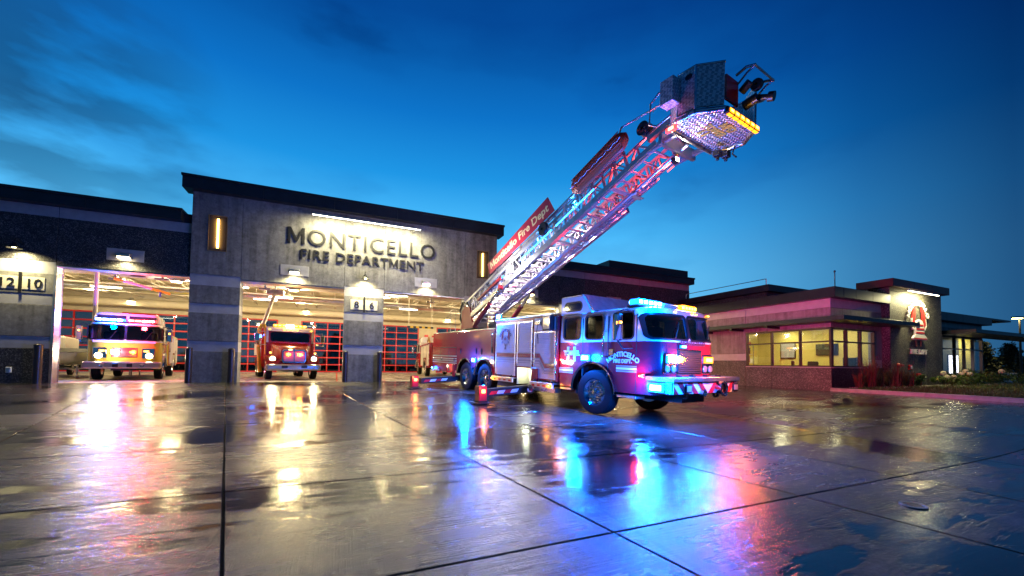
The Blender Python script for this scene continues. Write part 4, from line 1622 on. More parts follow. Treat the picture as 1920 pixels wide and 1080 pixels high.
def wlight(parent, pos, n, w, h, kind, power, name='warning_light', size=.07, off=.16):
    """lens on a bezel facing n ('-y','+y','+x','-x','+z')"""
    lens, core, col = LK[kind]
    x, y, z = pos

    def slab(mb, a, b, d0, d1):
        if n[1] == 'y':
            s_ = 1 if n[0] == '+' else -1
            mb.box(x - a, x + a, y + s_ * d0, y + s_ * d1, z - b, z + b)
        elif n[1] == 'x':
            s_ = 1 if n[0] == '+' else -1
            mb.box(x + s_ * d0, x + s_ * d1, y - a, y + a, z - b, z + b)
        else:
            mb.box(x - a, x + a, y - b, y + b, z + d0, z + d1)
        return mb
    o = slab(MB(), w / 2 + .02, h / 2 + .02, -.02, .015).build(name, CHROME, parent, bevel=.006)
    slab(MB(), w / 2, h / 2, .015, .045).build('lens', lens, o, bevel=.008)
    slab(MB(), w * .36, h * .30, .045, .052).build('led_cluster', core, o)
    if power:
        d = {'y': (0, off, 0), 'x': (off, 0, 0), 'z': (0, 0, off)}[n[1]]
        s_ = 1 if n[0] == '+' else -1
        light('POINT', parent, (x + d[0] * s_, y + d[1] * s_, z + d[2] * s_), power, col, size)
    return o


def custom_cab(t, xr, xf, w, zb, zs, zt, lower, wins, wheel_r, arch_r, ws, wheelz=.54, roofm=WHITE, upperm=WHITE, ws_cut=1.0):
    """flat fronted cab; wins = side windows (x0,x1,z0,z1,r); ws = windshield panes (y0,y1,z0,z1)"""
    rf = .45
    lo = [(zb, xr, xf, w, rf), (zb + .3, xr, xf, w, rf), (zs, xr, xf, w, rf)]
    a = shell(lo).mesh('lower', lower)
    c = MB()
    for s_ in (-1, 1):
        c.cyl((0, s_ * (w - .42), wheelz), (0, s_ * (w + .3), wheelz), arch_r, 32)
    a = boolean(a, c.mesh('c', lower), 'DIFFERENCE')
    a.shade_smooth()
    a.set_sharp_from_angle(angle=R(35))
    obj('cab_body', a, t)
    up = [(zs + .003, xr, xf, w - .002, rf), (zs + .08, xr, xf, w - .002, rf), (zt - .16, xr, xf - .12, w - .02, rf), (zt - .05, xr, xf - .17, w - .05, rf), (zt, xr + .04, xf - .30, w - .15, rf)]
    a = shell(up).mesh('upper', upperm)
    inn = [(zs - .05, xr, xf, w, rf), (zs + .08, xr, xf, w, rf), (zt - .16, xr, xf - .12, w - .02, rf), (zt - .09, xr, xf - .17, w - .05, rf)]
    b = shell(inn, .06).mesh('i', BLACKM)
    a = boolean(a, b, 'DIFFERENCE')
    for s_ in (-1, 1):
        cut = MB()
        for x0, x1, z0, z1, r_ in wins:
            cut.prism(rrect(x0, x1, z0, z1, r_), 'y', s_ * (w - .3), s_ * (w + .2))
        a = boolean(a, cut.mesh('c', upperm), 'DIFFERENCE')
    for y0, y1, z0, z1 in ws:
        a = boolean(a, MB().prism(rrect(y0, y1, z0, z1, .10), 'x', xf - .5, xf + .4).mesh('c', upperm), 'DIFFERENCE')
    a.shade_smooth()
    a.set_sharp_from_angle(angle=R(35))
    obj('cab_roof', a, t)
    # glazing set just inside the skin
    for s_ in (-1, 1):
        for x0, x1, z0, z1, r_ in wins:
            wy = s_ * (w - .035)
            ring = MB()
            o_, i_ = rrect(x0 - .02, x1 + .02, z0 - .02, z1 + .02, r_ + .02), rrect(x0 + .015, x1 - .015, z0 + .015, z1 - .015, r_ * .9)
            n = len(o_)
            ring.add([(p[0], s_ * (w + .006), p[1]) for p in o_] + [(p[0], s_ * (w + .006), p[1]) for p in i_] + [(p[0], wy, p[1]) for p in i_] + [(p[0], s_ * (w - .002), p[1]) for p in o_],
                     [(k, (k + 1) % n, n + (k + 1) % n, n + k) for k in range(n)] + [(n + k, n + (k + 1) % n, 2 * n + (k + 1) % n, 2 * n + k) for k in range(n)] + [(k, (k + 1) % n, 3 * n + (k + 1) % n, 3 * n + k) for k in range(n)])
            wo_ = ring.build('window', BLACK, t)
            MB().prism(rrect(x0 + .005, x1 - .005, z0 + .005, z1 - .005, r_ * .95), 'y', wy - .004, wy + .004).build('pane', CGLASS, wo_)
    for y0, y1, z0, z1 in ws:
        def sx(y, z, o):
            for (za, _, xa, wa, ra), (zb_, _, xb, wb, rb) in zip(up, up[1:]):
                if za <= z <= zb_:
                    break
            f = min(1, max(0, (z - za) / (zb_ - za)))
            X, Wd = xa + (xb - xa) * f + o, wa + (wb - wa) * f + o
            q = min(.999 * rf, max(0, abs(y) - (Wd - rf)))
            return X - rf + math.sqrt(rf * rf - q * q)
        cy_, cz_ = (y0 + y1) / 2, (z0 + z1) / 2
        ro = rrect(y0 - .004, y1 + .004, z0 - .004, z1 + .004, .1, 6)
        # densify the outline so the pane follows the curve of the corner
        dn = []
        for i in range(len(ro)):
            p, q = ro[i], ro[(i + 1) % len(ro)]
            k = max(1, int(math.hypot(q[0] - p[0], q[1] - p[1]) / .06))
            dn += [(p[0] + (q[0] - p[0]) * j / k, p[1] + (q[1] - p[1]) * j / k) for j in range(k)]
        N_ = len(dn)
        K = 8
        vs, fs = [], []
        for r_ in range(K):
            sc2 = 1 - r_ / K
            for p in dn:
                yy, zz = cy_ + (p[0] - cy_) * sc2, cz_ + (p[1] - cz_) * sc2
                vs.append((sx(yy, zz, -.015), yy, zz))
        vs.append((sx(cy_, cz_, -.015), cy_, cz_))
        for r_ in range(K - 1):
            for i in range(N_):
                j = (i + 1) % N_
                fs.append((r_ * N_ + i, r_ * N_ + j, (r_ + 1) * N_ + j, (r_ + 1) * N_ + i))
        for i in range(N_):
            fs.append(((K - 1) * N_ + i, (K - 1) * N_ + (i + 1) % N_, K * N_))
        wo_ = MB().add(vs, fs).build('windshield', CGLASS, t, smooth=60)
        fr = MB()
        vs = []
        for g_, o_ in ((.028, .005), (-.018, .005), (-.018, -.02)):
            for p in dn:
                yy = p[0] + (g_ if p[0] > cy_ else -g_) * min(1, abs(p[0] - cy_) / (y1 - cy_)) 
                zz = p[1] + (g_ if p[1] > cz_ else -g_) * min(1, abs(p[1] - cz_) / (z1 - cz_))
                vs.append((sx(yy, zz, o_), yy, zz))
        fs = [(r_ * N_ + i, r_ * N_ + (i + 1) % N_, (r_ + 1) * N_ + (i + 1) % N_, (r_ + 1) * N_ + i) for r_ in range(2) for i in range(N_)]
        fr.add(vs, fs).build('seal', BLACK, wo_, smooth=40)
        ym = (y0 + y1) / 2
        MB().tube([(xf - .02, ym - .1, z0 - .10), (xf - .0, ym + .1, z0 + .04), (xf - .06, ym + .28, z0 + .38)], .012, 5).build('wiper', BLACK, wo_)
    # simple interior
    MB().box(xf - .75, xf - .45, -w + .15, w - .15, zs - .02, zs + .12).build('dashboard', BLACKM, t, bevel=.03)
    for yy in (-.62, .62):
        m = MB().box(xf - 1.45, xf - 1.30, yy - .27, yy + .27, zs - .05, zs + .48).box(xf - 1.43, xf - 1.32, yy - .13, yy + .13, zs + .48, zs + .66)
        m.build('seat', BLACKM, t, bevel=.05, smooth=40)
    MB().lathe([(.20, -.012), (.212, 0), (.20, .012), (.188, 0)], 'x', 20, (xf - .72, .62, zs + .22)).build('steering_wheel', BLACK, t)
    MB().box(xr + .02, xf - .2, -w + .08, w - .08, zs - .06, zs - .04).build('cab_floor', BLACKM, t)


def shutter(t, x0, x1, z0, z1, y, mat=CREAMD, side=-1):
    """roll-up door with ribbed slats in an aluminium frame"""
    prof = []
    n = max(4, int((z1 - z0) / .055))
    h = (z1 - z0) / n
    for k in range(n):
        a = z0 + k * h
        prof += [(0, a + .002), (.010, a + .012), (.010, a + h - .006)]
    prof += [(0, z1)]
    poly = [(y + side * d, z) for d, z in prof] + [(y - side * .03, z1), (y - side * .03, z0)]
    o = MB().prism(poly, 'x', x0 + .05, x1 - .05).build('shutter', mat, t)
    f = MB()
    f.box(x0, x0 + .05, y - side * .03, y + side * .02, z0, z1).box(x1 - .05, x1, y - side * .03, y + side * .02, z0, z1).box(x0, x1, y - side * .03, y + side * .022, z1, z1 + .05)
    f.build('shutter_frame', ALU, o, bevel=.005)
    return o


def stripe(t, pts, y, hw, mat, side=-1, name='stripe', dz=0., proud=.004):
    """flat band following x,z points on the flank"""
    n = len(pts)
    m = MB()
    up = [(p[0], y + side * proud, p[1] + dz + hw) for p in pts]
    dn = [(p[0], y + side * proud, p[1] + dz - hw) for p in pts]
    m.add(up + dn, [(k, k + 1, n + k + 1, n + k) for k in range(n - 1)])
    return m.build(name, mat, t)


def grab(t, p0, p1, out, r=.016, name='grab_rail', mat=CHROME):
    p0, p1, o = Vector(p0), Vector(p1), Vector(out)
    return MB().tube([p0, p0 + o, p0 + o + (p1 - p0) * .02, p1 + o, p1], r, 8).build(name, mat, t, smooth=60)


def chevrons(t, x, y0, y1, z0, z1, n, lean=1., a=REFLR, b=REFLW, name='chevron_stripe', face='x'):
    """slanted bands on a board: alternating colours, clipped to the board"""
    w = (y1 - y0) / n
    sh = (z1 - z0) * lean
    for k in range(-1, n + 1):
        if k % 2:
            continue
        u = [y0 + k * w, y0 + (k + 1) * w, y0 + (k + 1) * w + sh, y0 + k * w + sh]
        poly = [(u[0], z0), (u[1], z0), (u[2], z1), (u[3], z1)]
        def clip(poly, f, inter):
            out = []
            for i in range(len(poly)):
                p, q = poly[i], poly[(i + 1) % len(poly)]
                if f(p):
                    out.append(p)
                if f(p) != f(q):
                    out.append(inter(p, q))
            return out
        for lim, sg_ in ((y0, 1), (y1, -1)):
            poly = clip(poly, lambda p: sg_ * (p[0] - lim) >= 0, lambda p, q: (lim, p[1] + (q[1] - p[1]) * (lim - p[0]) / (q[0] - p[0])))
            if not poly:
                break
        if len(poly) < 3:
            continue
        m = MB()
        if face == 'x':
            m.prism(poly, 'x', x, x + .004)
        else:
            m.prism(poly, 'y', x, x + .004 * (1 if x > 0 else -1))
        m.build(name, a, t)


# ------------------------------------------------------------------ tower ladder truck
TH = R(33.5)
HD = Vector((math.sin(TH), -math.cos(TH), 0))
LFT = Vector((math.cos(TH), math.sin(TH), 0))
FA = Vector((2.0, 9.85, 0)) + LFT * 1.2
tk = thing('ladder_truck', 'red and white tower ladder fire truck with outriggers down and ladder raised', 'fire truck', (FA.x, FA.y, -.30), math.atan2(HD.y, HD.x), None, math.atan(.026))
WINS = [(-1.13, -.47, 1.85, 2.44, .10), (-.30, .31, 1.84, 2.44, .10), (.64, 1.22, 1.83, 2.44, .10)]
custom_cab(tk, -1.28, 1.78, 1.22, .62, 1.77, 2.56, RED, WINS, .54, .74, [(-1.17, -.03, 1.84, 2.37), (.03, 1.17, 1.84, 2.37)])
# raised rear roof with the small oval windows
a = MB().prism([(-1.28, 2.5), (-1.28, 2.98), (-.42, 2.98), (-.12, 2.56), (-.12, 2.5)], 'y', -1.20, 1.20).mesh('r', WHITE, bevel=.02)
c = MB().prism(rrect(-1.12, -.46, 2.60, 2.82, .10), 'y', -1.4, 1.4).mesh('c', WHITE)
obj('raised_roof', boolean(a, c, 'DIFFERENCE'), tk)
for s_ in (-1, 1):
    wo_ = MB().prism(rrect(-1.14, -.44, 2.58, 2.84, .12), 'y', s_ * 1.196, s_ * 1.203).build('window', BLACK, tk)
    MB().prism(rrect(-1.10, -.48, 2.62, 2.80, .085), 'y', s_ * 1.203, s_ * 1.207).build('pane', pmat('dark_pane', (.02, .025, .03), .06, spec=.8), wo_)
TREAD = pmat('tread_plate', (.62, .63, .65), .28, .95, var=.2, vscale=5, bump=.7, bscale=55)
MB().prism([(-.44, 2.995), (-.10, 2.57), (-.08, 2.585), (-.43, 3.01)], 'y', -1.16, 1.16).build('vent_plate', TREAD, tk)
MB().box(-1.27, -.45, -1.18, 1.18, 2.982, 3.0).build('roof_plate', TREAD, tk)
# door seams, hinges, handles
for x, z0, z1 in ((-.385, .9, 2.9), (.47, .95, 2.5), (1.30, .66, 2.5)):
    MB().box(x - .008, x + .008, -1.2235, -1.18, z0, min(z1, 2.38)).build('door_seam', BLACKM, tk)
for x, z in ((-.98, 1.47), (.58, 1.53)):
    hnd = MB().box(x - .07, x + .07, -1.235, -1.22, z - .07, z + .07).build('door_handle', CHROME, tk, bevel=.01)
    MB().box(x - .05, x + .03, -1.25, -1.235, z - .02, z + .02).build('latch', STEEL, hnd)
grab(tk, (.40, -1.22, 1.42), (.40, -1.22, 2.02), (0, -.09, 0))
grab(tk, (-1.36, -1.22, .9), (-1.36, -1.22, 2.5), (0, -.07, 0), .02)
decal('unit_number', '11', .50, GOLDP, tk, (-.80, -1.226, 1.30), FRONT, .02)
decal('lettering', 'TOWER', .17, pmat('print_white', (.78, .77, .74), .5), tk, (-.78, -1.234, 1.44), FRONT, .008, width=.62)
PW = MATS['print_white']
decal('lettering', 'MONTICELLO', .15, PW, tk, (.92, -1.226, 1.44), FRONT, .006, arc=.62)
decal('lettering', 'FIRE DEPT.', .115, PW, tk, (.92, -1.226, 1.29), FRONT, .005)
decal('lettering', 'MONTICELLO', .13, pmat('print_dark', (.10, .03, .05), .5), tk, (1.80, .12, 1.72), NOSE, .006, width=.95)
# stripes on the cab
for zc, hw, mt in ((1.10, .018, GREYST), (1.16, .026, PW), (1.215, .012, GREYST)):
    stripe(tk, [(.74, zc), (1.32, zc)], -1.22, hw, mt)
    stripe(tk, [(-1.28, zc - .12), (-.72, zc - .12)], -1.22, hw, mt)
# front face
MB().box(1.74, 1.80, -.46, .46, 1.06, 1.62).build('grille_surround', CHROME, tk, bevel=.02)
gr = MB().box(1.78, 1.806, -.42, .42, 1.10, 1.58).build('grille', BLACKM, tk)
for k in range(11):
    z = 1.13 + k * .042
    MB().box(1.80, 1.815, -.42, .42, z, z + .014).build('grille_bar', CHROME, gr)
for s_, kd in ((-1, 'blue'), (1, 'amber')):
    bz = MB().box(1.70, 1.80, s_ * .50, s_ * .92, 1.08, 1.52).build('headlight_bezel', CHROME, tk, bevel=.02)
    for yy in (.60, .82):
        MB().lathe([(.002, .02), (.075, .015), (.085, 0), (.085, -.03), (.002, -.03)], 'x', 16, (1.80, s_ * yy, 1.19)).build('headlight', pmat('lamp_glass', (.5, .52, .55), .08, .6), bz, smooth=40)
wlight(tk, (1.80, -.70, 1.40), '+x', .36, .17, 'blue', 620, off=.72)
wlight(tk, (1.80, .70, 1.40), '+x', .34, .15, 'amber', 70, off=.75)
light('POINT', tk, (2.62, .45, 1.45), 80, (1, .04, .10), .08)
wlight(tk, (1.80, -.30, 1.68), '+x', .2, .06, 'blue', 0)
# bumper
MB().box(1.62, 2.22, -1.24, 1.24, .68, .93).build('bumper', pmat('bumper_steel', (.42, .44, .48), .25, .9), tk, bevel=.02)
MB().box(1.58, 2.27, -1.26, 1.26, .935, 1.03).build('bumper_deck', TREAD, tk, bevel=.012)
MB().box(2.222, 2.232, -1.22, 1.22, .69, .92).build('chevron_board', REFLW, tk)
chevrons(tk, 2.233, -1.22, 0, .69, .92, 7, -1.)
chevrons(tk, 2.233, 0, 1.22, .69, .92, 7, 1.)
for y in (-.74, 1.08):
    pl = MB().box(2.238, 2.27, y - .11, y + .11, .71, .89).build('bumper_light', BLACK, tk, bevel=.01)
    MB().box(2.27, 2.276, y - .08, y + .08, .74, .86).build('lens', GREYST, pl)
sr = MB().lathe([(.14, 0), (.15, .13), (.135, .14), (.11, .12), (.10, .02)], 'x', 24, (2.235, .42, .80)).build('siren', CHROME, tk, smooth=35)
MB().lathe([(.002, .10), (.05, .10), (.10, .06), (.10, .02), (.002, .02)], 'x', 16, (2.235, .42, .80)).build('siren_core', BLACK, sr, smooth=35)
for y, z in ((-.22, .70), (.60, .68)):
    MB().lathe([(.07, 0), (.08, .07), (.06, .08), (.002, .05), (.002, 0)], 'x', 16, (2.235, y, z)).build('fog_lamp', CHROME, tk, smooth=35)
for y in (-.62, .55):
    MB().lathe([(.03, -.03), (.065, -.03), (.065, .03), (.03, .03)], 'y', 14, (2.1, y, .63)).build('tow_eye', BLACK, tk, smooth=35)
for y in (-.7, -.2, .3, .8):
    MB().box(1.95, 2.05, y - .05, y + .05, 1.03, 1.07).build('latch', BLACK, tk, bevel=.01)
wlight(tk, (1.86, -1.24, .80), '-y', .36, .18, 'blue', 620, off=.34)
wlight(tk, (1.46, -1.22, 1.02), '-y', .12, .05, 'red', 12, off=.1)
# roof lights
for y0, y1, kd, pw in ((-1.12, -.28, 'blue', 700), (.50, 1.10, 'amber', 90)):
    lens, core, col = LK[kd]
    b_ = MB().box(.95, 1.27, y0 - .03, y1 + .03, 2.555, 2.60).build('light_bar', BLACK, tk, bevel=.01)
    MB().box(.97, 1.25, y0, y1, 2.60, 2.74).build('lens', lens, b_, bevel=.03)
    n = 5
    for k in range(n):
        ya = y0 + (y1 - y0) * (k + .18) / n
        MB().box(.965, 1.256, ya, ya + (y1 - y0) * .64 / n, 2.635, 2.705).build('led_cluster', core, b_)
    light('POINT', tk, (1.12, (y0 + y1) / 2, 2.90), pw, col, .14)
light('POINT', tk, (1.75, -1.2, 2.66), 260, (.0, .15, 1), .1)
light('SPOT', tk, (.9, 1.20, 2.74), 1300, (1, .025, .08), .12, (R(90), 0, R(14)), 95, .7)
MB().box(.75, 1.2, -.15, .42, 2.56, 2.72).build('roof_box', WHITE, tk, bevel=.02)
for y in (-.35, .3, .45, .95):
    wlight(tk, (1.60, y, 2.46), '+x', .10, .035, 'amber', 0, 'marker_light')
wlight(tk, (-.25, -1.22, 1.38), '-y', .30, .15, 'blue', 420, off=.34)
wlight(tk, (-1.0, -1.22, 1.24), '-y', .22, .06, 'white', 5, off=.15)
wlight(tk, (-1.16, -1.22, 1.31), '-y', .06, .05, 'red', 4, off=.1)
# left side red lamps (they redden the office wall)
wlight(tk, (1.0, 1.22, 1.45), '+y', .3, .12, 'red', 60, off=.25)
light('SPOT', tk, (1.0, 1.34, 1.45), 1500, (1, .025, .08), .12, (R(96), 0, R(18)), 95, .7)
wlight(tk, (-3.2, 1.25, 2.5), '+y', .3, .12, 'red', 40, off=.25)
# mirrors
for s_ in (-1, 1):
    mr = MB().box(.98, 1.08, s_ * 1.40, s_ * 1.66, 1.78, 2.38).build('mirror', CHROME, tk, bevel=.03)
    MB().box(.972, .98, s_ * 1.43, s_ * 1.63, 1.98, 2.34).build('mirror_glass', pmat('mirror_face', (.7, .72, .75), .05, 1.), mr)
    MB().tube([(1.2, s_ * 1.2, 2.44), (1.1, s_ * 1.42, 2.48), (1.05, s_ * 1.53, 2.40)], .02, 6).tube([(1.2, s_ * 1.2, 1.62), (1.1, s_ * 1.42, 1.60), (1.04, s_ * 1.53, 1.78)], .02, 6).build('mirror_arm', BLACK, mr, smooth=60)
    wlight(tk, (1.08, s_ * 1.53, 2.18), '+x', .06, .06, 'amber', 2, 'marker_light')
# fenders
def fender(t, x, z, r, y, a0=0, a1=180, w=.05, depth=.06, mat=CHROME):
    pts = []
    n = 20
    o_, i_ = [], []
    for k in range(n + 1):
        a = R(a0 + (a1 - a0) * k / n)
        o_.append((x + (r + w) * math.cos(a), z + (r + w) * math.sin(a)))
        i_.append((x + r * math.cos(a), z + r * math.sin(a)))
    s_ = -1 if y < 0 else 1
    vs = [(p[0], y + s_ * depth * .6, p[1]) for p in i_] + [(p[0], y + s_ * depth, p[1]) for p in o_] + [(p[0], y - s_ * .02, p[1]) for p in o_] + [(p[0], y - s_ * .3, p[1]) for p in i_]
    L_ = n + 1
    fs = [(k, k + 1, L_ + k + 1, L_ + k) for k in range(n)] + [(L_ + k, L_ + k + 1, 2 * L_ + k + 1, 2 * L_ + k) for k in range(n)] + [(k, k + 1, 3 * L_ + k + 1, 3 * L_ + k) for k in range(n)]
    return MB().add(vs, fs).build('fender', mat, t, smooth=40)


for s_ in (-1, 1):
    fender(tk, 0, .54, .70, s_ * 1.215, 2, 178)
    wheel(tk, 0, s_ * 1.03, .54, .545, .34, s_, steer=R(6))
    for x in (-5.42, -6.90):
        wheel(tk, x, s_ * 1.06, .54, .535, .30, s_, style='rear')
        fender(tk, x, .54, .66, s_ * 1.235, 8, 172, .045, .04)
# chassis
MB().box(-10.0, 1.9, -.42, .42, .45, .72).build('chassis', BLACKM, tk)
for x in (0, -5.42, -6.9):
    MB().cyl((x, -1, .54), (x, 1, .54), .11, 12).build('axle', BLACKM, tk)
# step under the cab doors
for x0, x1, z in ((.75, 1.30, .50), (-1.25, -.80, .52)):
    MB().box(x0, x1, -1.2, -.9, z, z + .06).build('step', TREAD, tk, bevel=.008)
MB().box(-1.28, -.72, -1.1, 1.1, .45, .63).build('underbody', BLACKM, tk)
# front body with roll-up doors
MB().box(-4.70, -1.36, -1.21, 1.21, 1.02, 2.56).build('body', RED, tk, bevel=.015)
for x0, x1 in ((-4.70, -3.38), (-2.5, -1.36)):
    MB().box(x0, x1, -1.21, 1.21, .70, 1.019).build('body_lower', RED, tk)
MB().box(-3.38, -2.5, -.5, 1.21, .70, 1.018).build('body_lower', RED, tk)
MB().box(-4.74, -1.38, -1.24, 1.24, 2.56, 2.60).build('body_top', TREAD, tk, bevel=.008)
for s_ in (-1, 1):
    shutter(tk, -4.64, -3.42, .74, 2.40, s_ * 1.215, side=s_)
    shutter(tk, -3.34, -2.54, 1.06, 2.40, s_ * 1.215, side=s_)
    shutter(tk, -2.44, -1.44, .74, 2.06, s_ * 1.215, side=s_)
MB().box(-2.44, -1.44, -1.235, -1.20, 2.14, 2.50).build('upper_panel', CREAMD, tk, bevel=.006)
sc_ = MB().box(-1.86, -1.48, -1.40, -1.24, 2.12, 2.54).build('scene_light', BLACK, tk, bevel=.02)
MB().box(-1.82, -1.52, -1.408, -1.40, 2.16, 2.50).build('lens', pmat('dim_lens', (.18, .19, .22), .1, spec=.8), sc_)
hr = MB().box(-2.30, -2.05, -1.34, -1.24, 2.30, 2.40).build('hose_reel_guide', CHROME, tk, bevel=.012)
MB().tube([(-2.2, -1.3, 2.3), (-2.2, -1.32, 2.1), (-2.15, -1.31, 1.9), (-2.14, -1.31, 1.75)], .012, 6).build('pull_cord', BLACK, hr)
# stripe that drops at the third door
ST = [(-4.62, 1.40), (-2.16, 1.40), (-1.92, 1.12), (-1.46, 1.12)]
for dz, hw, mt in ((0, .062, RED), (.075, .012, GREYST), (-.078, .012, GREYST), (-.15, .03, GREYST), (-.22, .010, GREYST)):
    stripe(tk, ST, -1.226, hw, mt, dz=dz, proud=.006)
# crew emblem on the first door: text arc, crossed axes, helmet
decal('lettering', 'MONTICELLO', .12, pmat('print_navy', (.08, .08, .14), .5), tk, (-4.03, -1.232, 2.18), FRONT, .004, arc=.34)
PR, PB, PG = pmat('print_red', (.50, .06, .06), .5), MATS['print_navy'], pmat('print_grey', (.36, .35, .36), .5)
def emblem(t, cx, cz, k, y):
    M = Matrix.Translation((cx, y, cz)) @ Matrix.Diagonal((k, 1, k, 1))
    for s_ in (-1, 1):
        flat([(s_ * .05, -.75), (s_ * .13, -.75), (-s_ * .40, .5), (-s_ * .48, .47)], -.003, 0, pmat('print_brown', (.20, .12, .08), .5), 'axe_handle', t, M @ Matrix.Diagonal((-1, 1, 1, 1)) if False else M)
        flat([(s_ * .22, .80), (s_ * .36, .74), (s_ * .56, .30), (s_ * .58, .02), (s_ * .44, .0), (s_ * .36, .2), (s_ * .34, .5)], -.005, 0, PR, 'axe_blade', t, M)
    flat([(-.52, -.28), (.52, -.28), (.56, -.20), (.40, -.08), (-.40, -.08), (-.56, -.20)], -.007, 0, PG, 'helmet_brim', t, M)
    flat([(-.34, -.1), (.34, -.1), (.32, .14), (.2, .32), (0, .36), (-.2, .32), (-.32, .14)], -.009, 0, PG, 'helmet_dome', t, M)
    flat([(-.16, -.04), (.16, -.04), (.18, .12), (0, .26), (-.18, .12)], -.011, 0, PB, 'helmet_shield', t, M)
    flat([(-.10, .0), (.10, .0), (.10, .06), (-.10, .06)], -.013, 0, PR, 'shield_badge', t, M)
emblem(tk, -4.03, 1.90, .42, -1.232)
# steps and reflector strips below the shutters
for x0, x1, z0 in ((-4.66, -3.42, .56), (-2.46, -1.42, .52)):
    stp = MB().box(x0, x1, -1.36, -1.0, z0 + .09, z0 + .13).build('step', TREAD, tk, bevel=.008)
    MB().box(x0, x1, -1.33, -1.29, z0 - .02, z0 + .09).build('step_edge', REFLW, stp)
    n = 4
    for k in range(n):
        a_ = x0 + (x1 - x0) * (k + .3) / n
        MB().box(a_, a_ + .14, -1.335, -1.33, z0 + .01, z0 + .06).build('reflector', REFLR, stp)
    for a_ in (x0 + .12, x1 - .15):
        MB().box(a_, a_ + .09, -1.33, -1.26, z0 + .13, z0 + .18).cyl((a_ + .045, -1.31, z0 + .16), (a_ + .12, -1.34, z0 + .2), .02, 6).build('clamp', BLACK, stp)
MB().box(-2.40, -1.44, -1.22, -1.0, .38, .50).build('skirt', ALU, tk)
wlight(tk, (-4.60, -1.33, .61), '-y', .12, .05, 'amber', 5, 'marker_light', off=.1)
wlight(tk, (-1.52, -1.33, .57), '-y', .12, .05, 'amber', 5, 'marker_light', off=.1)
wlight(tk, (-4.55, -1.16, 2.70), '-y', .28, .16, 'blue', 260, off=.3)
wlight(tk, (-6.16, -1.235, 1.18), '-y', .28, .15, 'blue', 320, off=.34)
# lit outrigger bay
MB().box(-3.36, -2.52, -.62, -.52, .50, 1.04).build('outrigger_bay_back', pmat('bay_paint', (.62, .66, .52), .5), tk)
MB().box(-3.37, -3.33, -1.2, -.5, .50, 1.02).box(-2.56, -2.52, -1.2, -.5, .50, 1.02).build('outrigger_bay_side', MATS['bay_paint'], tk)
MB().cyl((-3.1, -.8, .5), (-3.1, -.8, .95), .09, 12).cyl((-2.85, -.75, .5), (-2.85, -.75, .9), .07, 12).build('hydraulic_ram', WHITEP, tk, smooth=40)
light('POINT', tk, (-3.05, -1.02, .93), 14, (.9, 1, .72), .06)
MB().box(-2.50, -2.18, -1.27, -1.24, .48, 1.04).build('control_door', RED, tk, bevel=.01)
MB().lathe([(.05, -.06), (.13, -.06), (.14, .0), (.13, .05), (.05, .05)], 'y', 20, (-2.36, -1.34, .42)).build('discharge_cap', CHROME, tk, smooth=35)
MB().box(-4.6, -3.45, -1.15, -.6, .36, .56).build('battery_box', BLACKM, tk, bevel=.02)
# rear body with twin wheel arches
a = MB().box(-10.2, -4.72, -1.235, 1.235, .60, 2.30).mesh('b', RED, bevel=.02)
c = MB()
for s_ in (-1, 1):
    c.cyl((-5.42, s_ * .75, .54), (-5.42, s_ * 1.5, .54), .685, 32).cyl((-6.90, s_ * .75, .54), (-6.90, s_ * 1.5, .54), .685, 32)
a = boolean(a, c.mesh('c', RED), 'DIFFERENCE')
c = MB().box(-6.9, -5.42, -1.6, -.76, .3, .9).box(-6.9, -5.42, .76, 1.6, .3, .9).box(-8.6, -7.9, -1.6, -.8, .5, .98)
a = boolean(a, c.mesh('c', RED), 'DIFFERENCE')
obj('rear_body', a, tk)
MB().box(-6.25, -6.07, -1.2, -.8, .62, 1.1).build('wheel_divider', BLACKM, tk)
for z, x0, x1 in ((1.66, -10.18, -7.72),):
    MB().box(x0, x1, -1.242, -1.235, z - .012, z + .012).build('door_trim', CHROME, tk)
for x in (-9.35, -8.45, -7.72):
    MB().box(x - .009, x + .009, -1.240, -1.2, .66, 1.65).build('door_seam', BLACKM, tk)
for x in (-10.05, -9.15, -7.9):
    MB().box(x - .03, x + .05, -1.26, -1.24, 1.10, 1.22).build('latch', CHROME, tk, bevel=.008)
for zc, hw, mt in ((1.30, .03, GREYST), (1.20, .014, PW), (1.11, .04, GREYST), (1.02, .012, PW)):
    stripe(tk, [(-10.18, zc), (-7.66, zc)], -1.236, hw, mt)
stripe(tk, [(-4.95, 1.30), (-4.73, 1.30)], -1.236, .03, GREYST)
for x, z in ((-7.3, 1.5), (-6.0, 1.52), (-5.6, 1.5), (-4.86, 1.55)):
    MB().cyl((x, -1.25, z - .09), (x, -1.25, z + .1), .018, 6).box(x - .02, x + .02, -1.25, -1.23, z - .02, z + .02).build('hook', BLACK, tk)
grab(tk, (-4.80, -1.235, 1.66), (-4.80, -1.235, 2.12), (0, -.06, 0))
for x0, x1 in ((-10.2, -9.4), (-8.0, -7.6)):
    rs = MB().box(x0, x1, -1.26, -1.236, .62, .70).build('reflector_rail', REFLW, tk)
    for k in range(3):
        MB().box(x0 + .05 + k * .25 * (x1 - x0) / .8, x0 + .17 + k * .25 * (x1 - x0) / .8, -1.265, -1.26, .635, .685).build('reflector', REFLR, rs)
MB().box(-8.5, -8.05, -.85, -.8, .52, .96).build('outrigger_bay_back', MATS['bay_paint'], tk)
light('POINT', tk, (-8.3, -1.1, .86), 9, (.9, 1, .72), .05)
MB().box(-8.0, -7.74, -1.27, -1.24, .46, .98).build('control_door', RED, tk, bevel=.01)
wlight(tk, (-10.1, -1.25, .74), '-y', .12, .06, 'blue', 14, off=.1)
MB().box(-10.2, -4.8, -1.19, 1.19, 2.30, 2.33).build('deck', TREAD, tk)
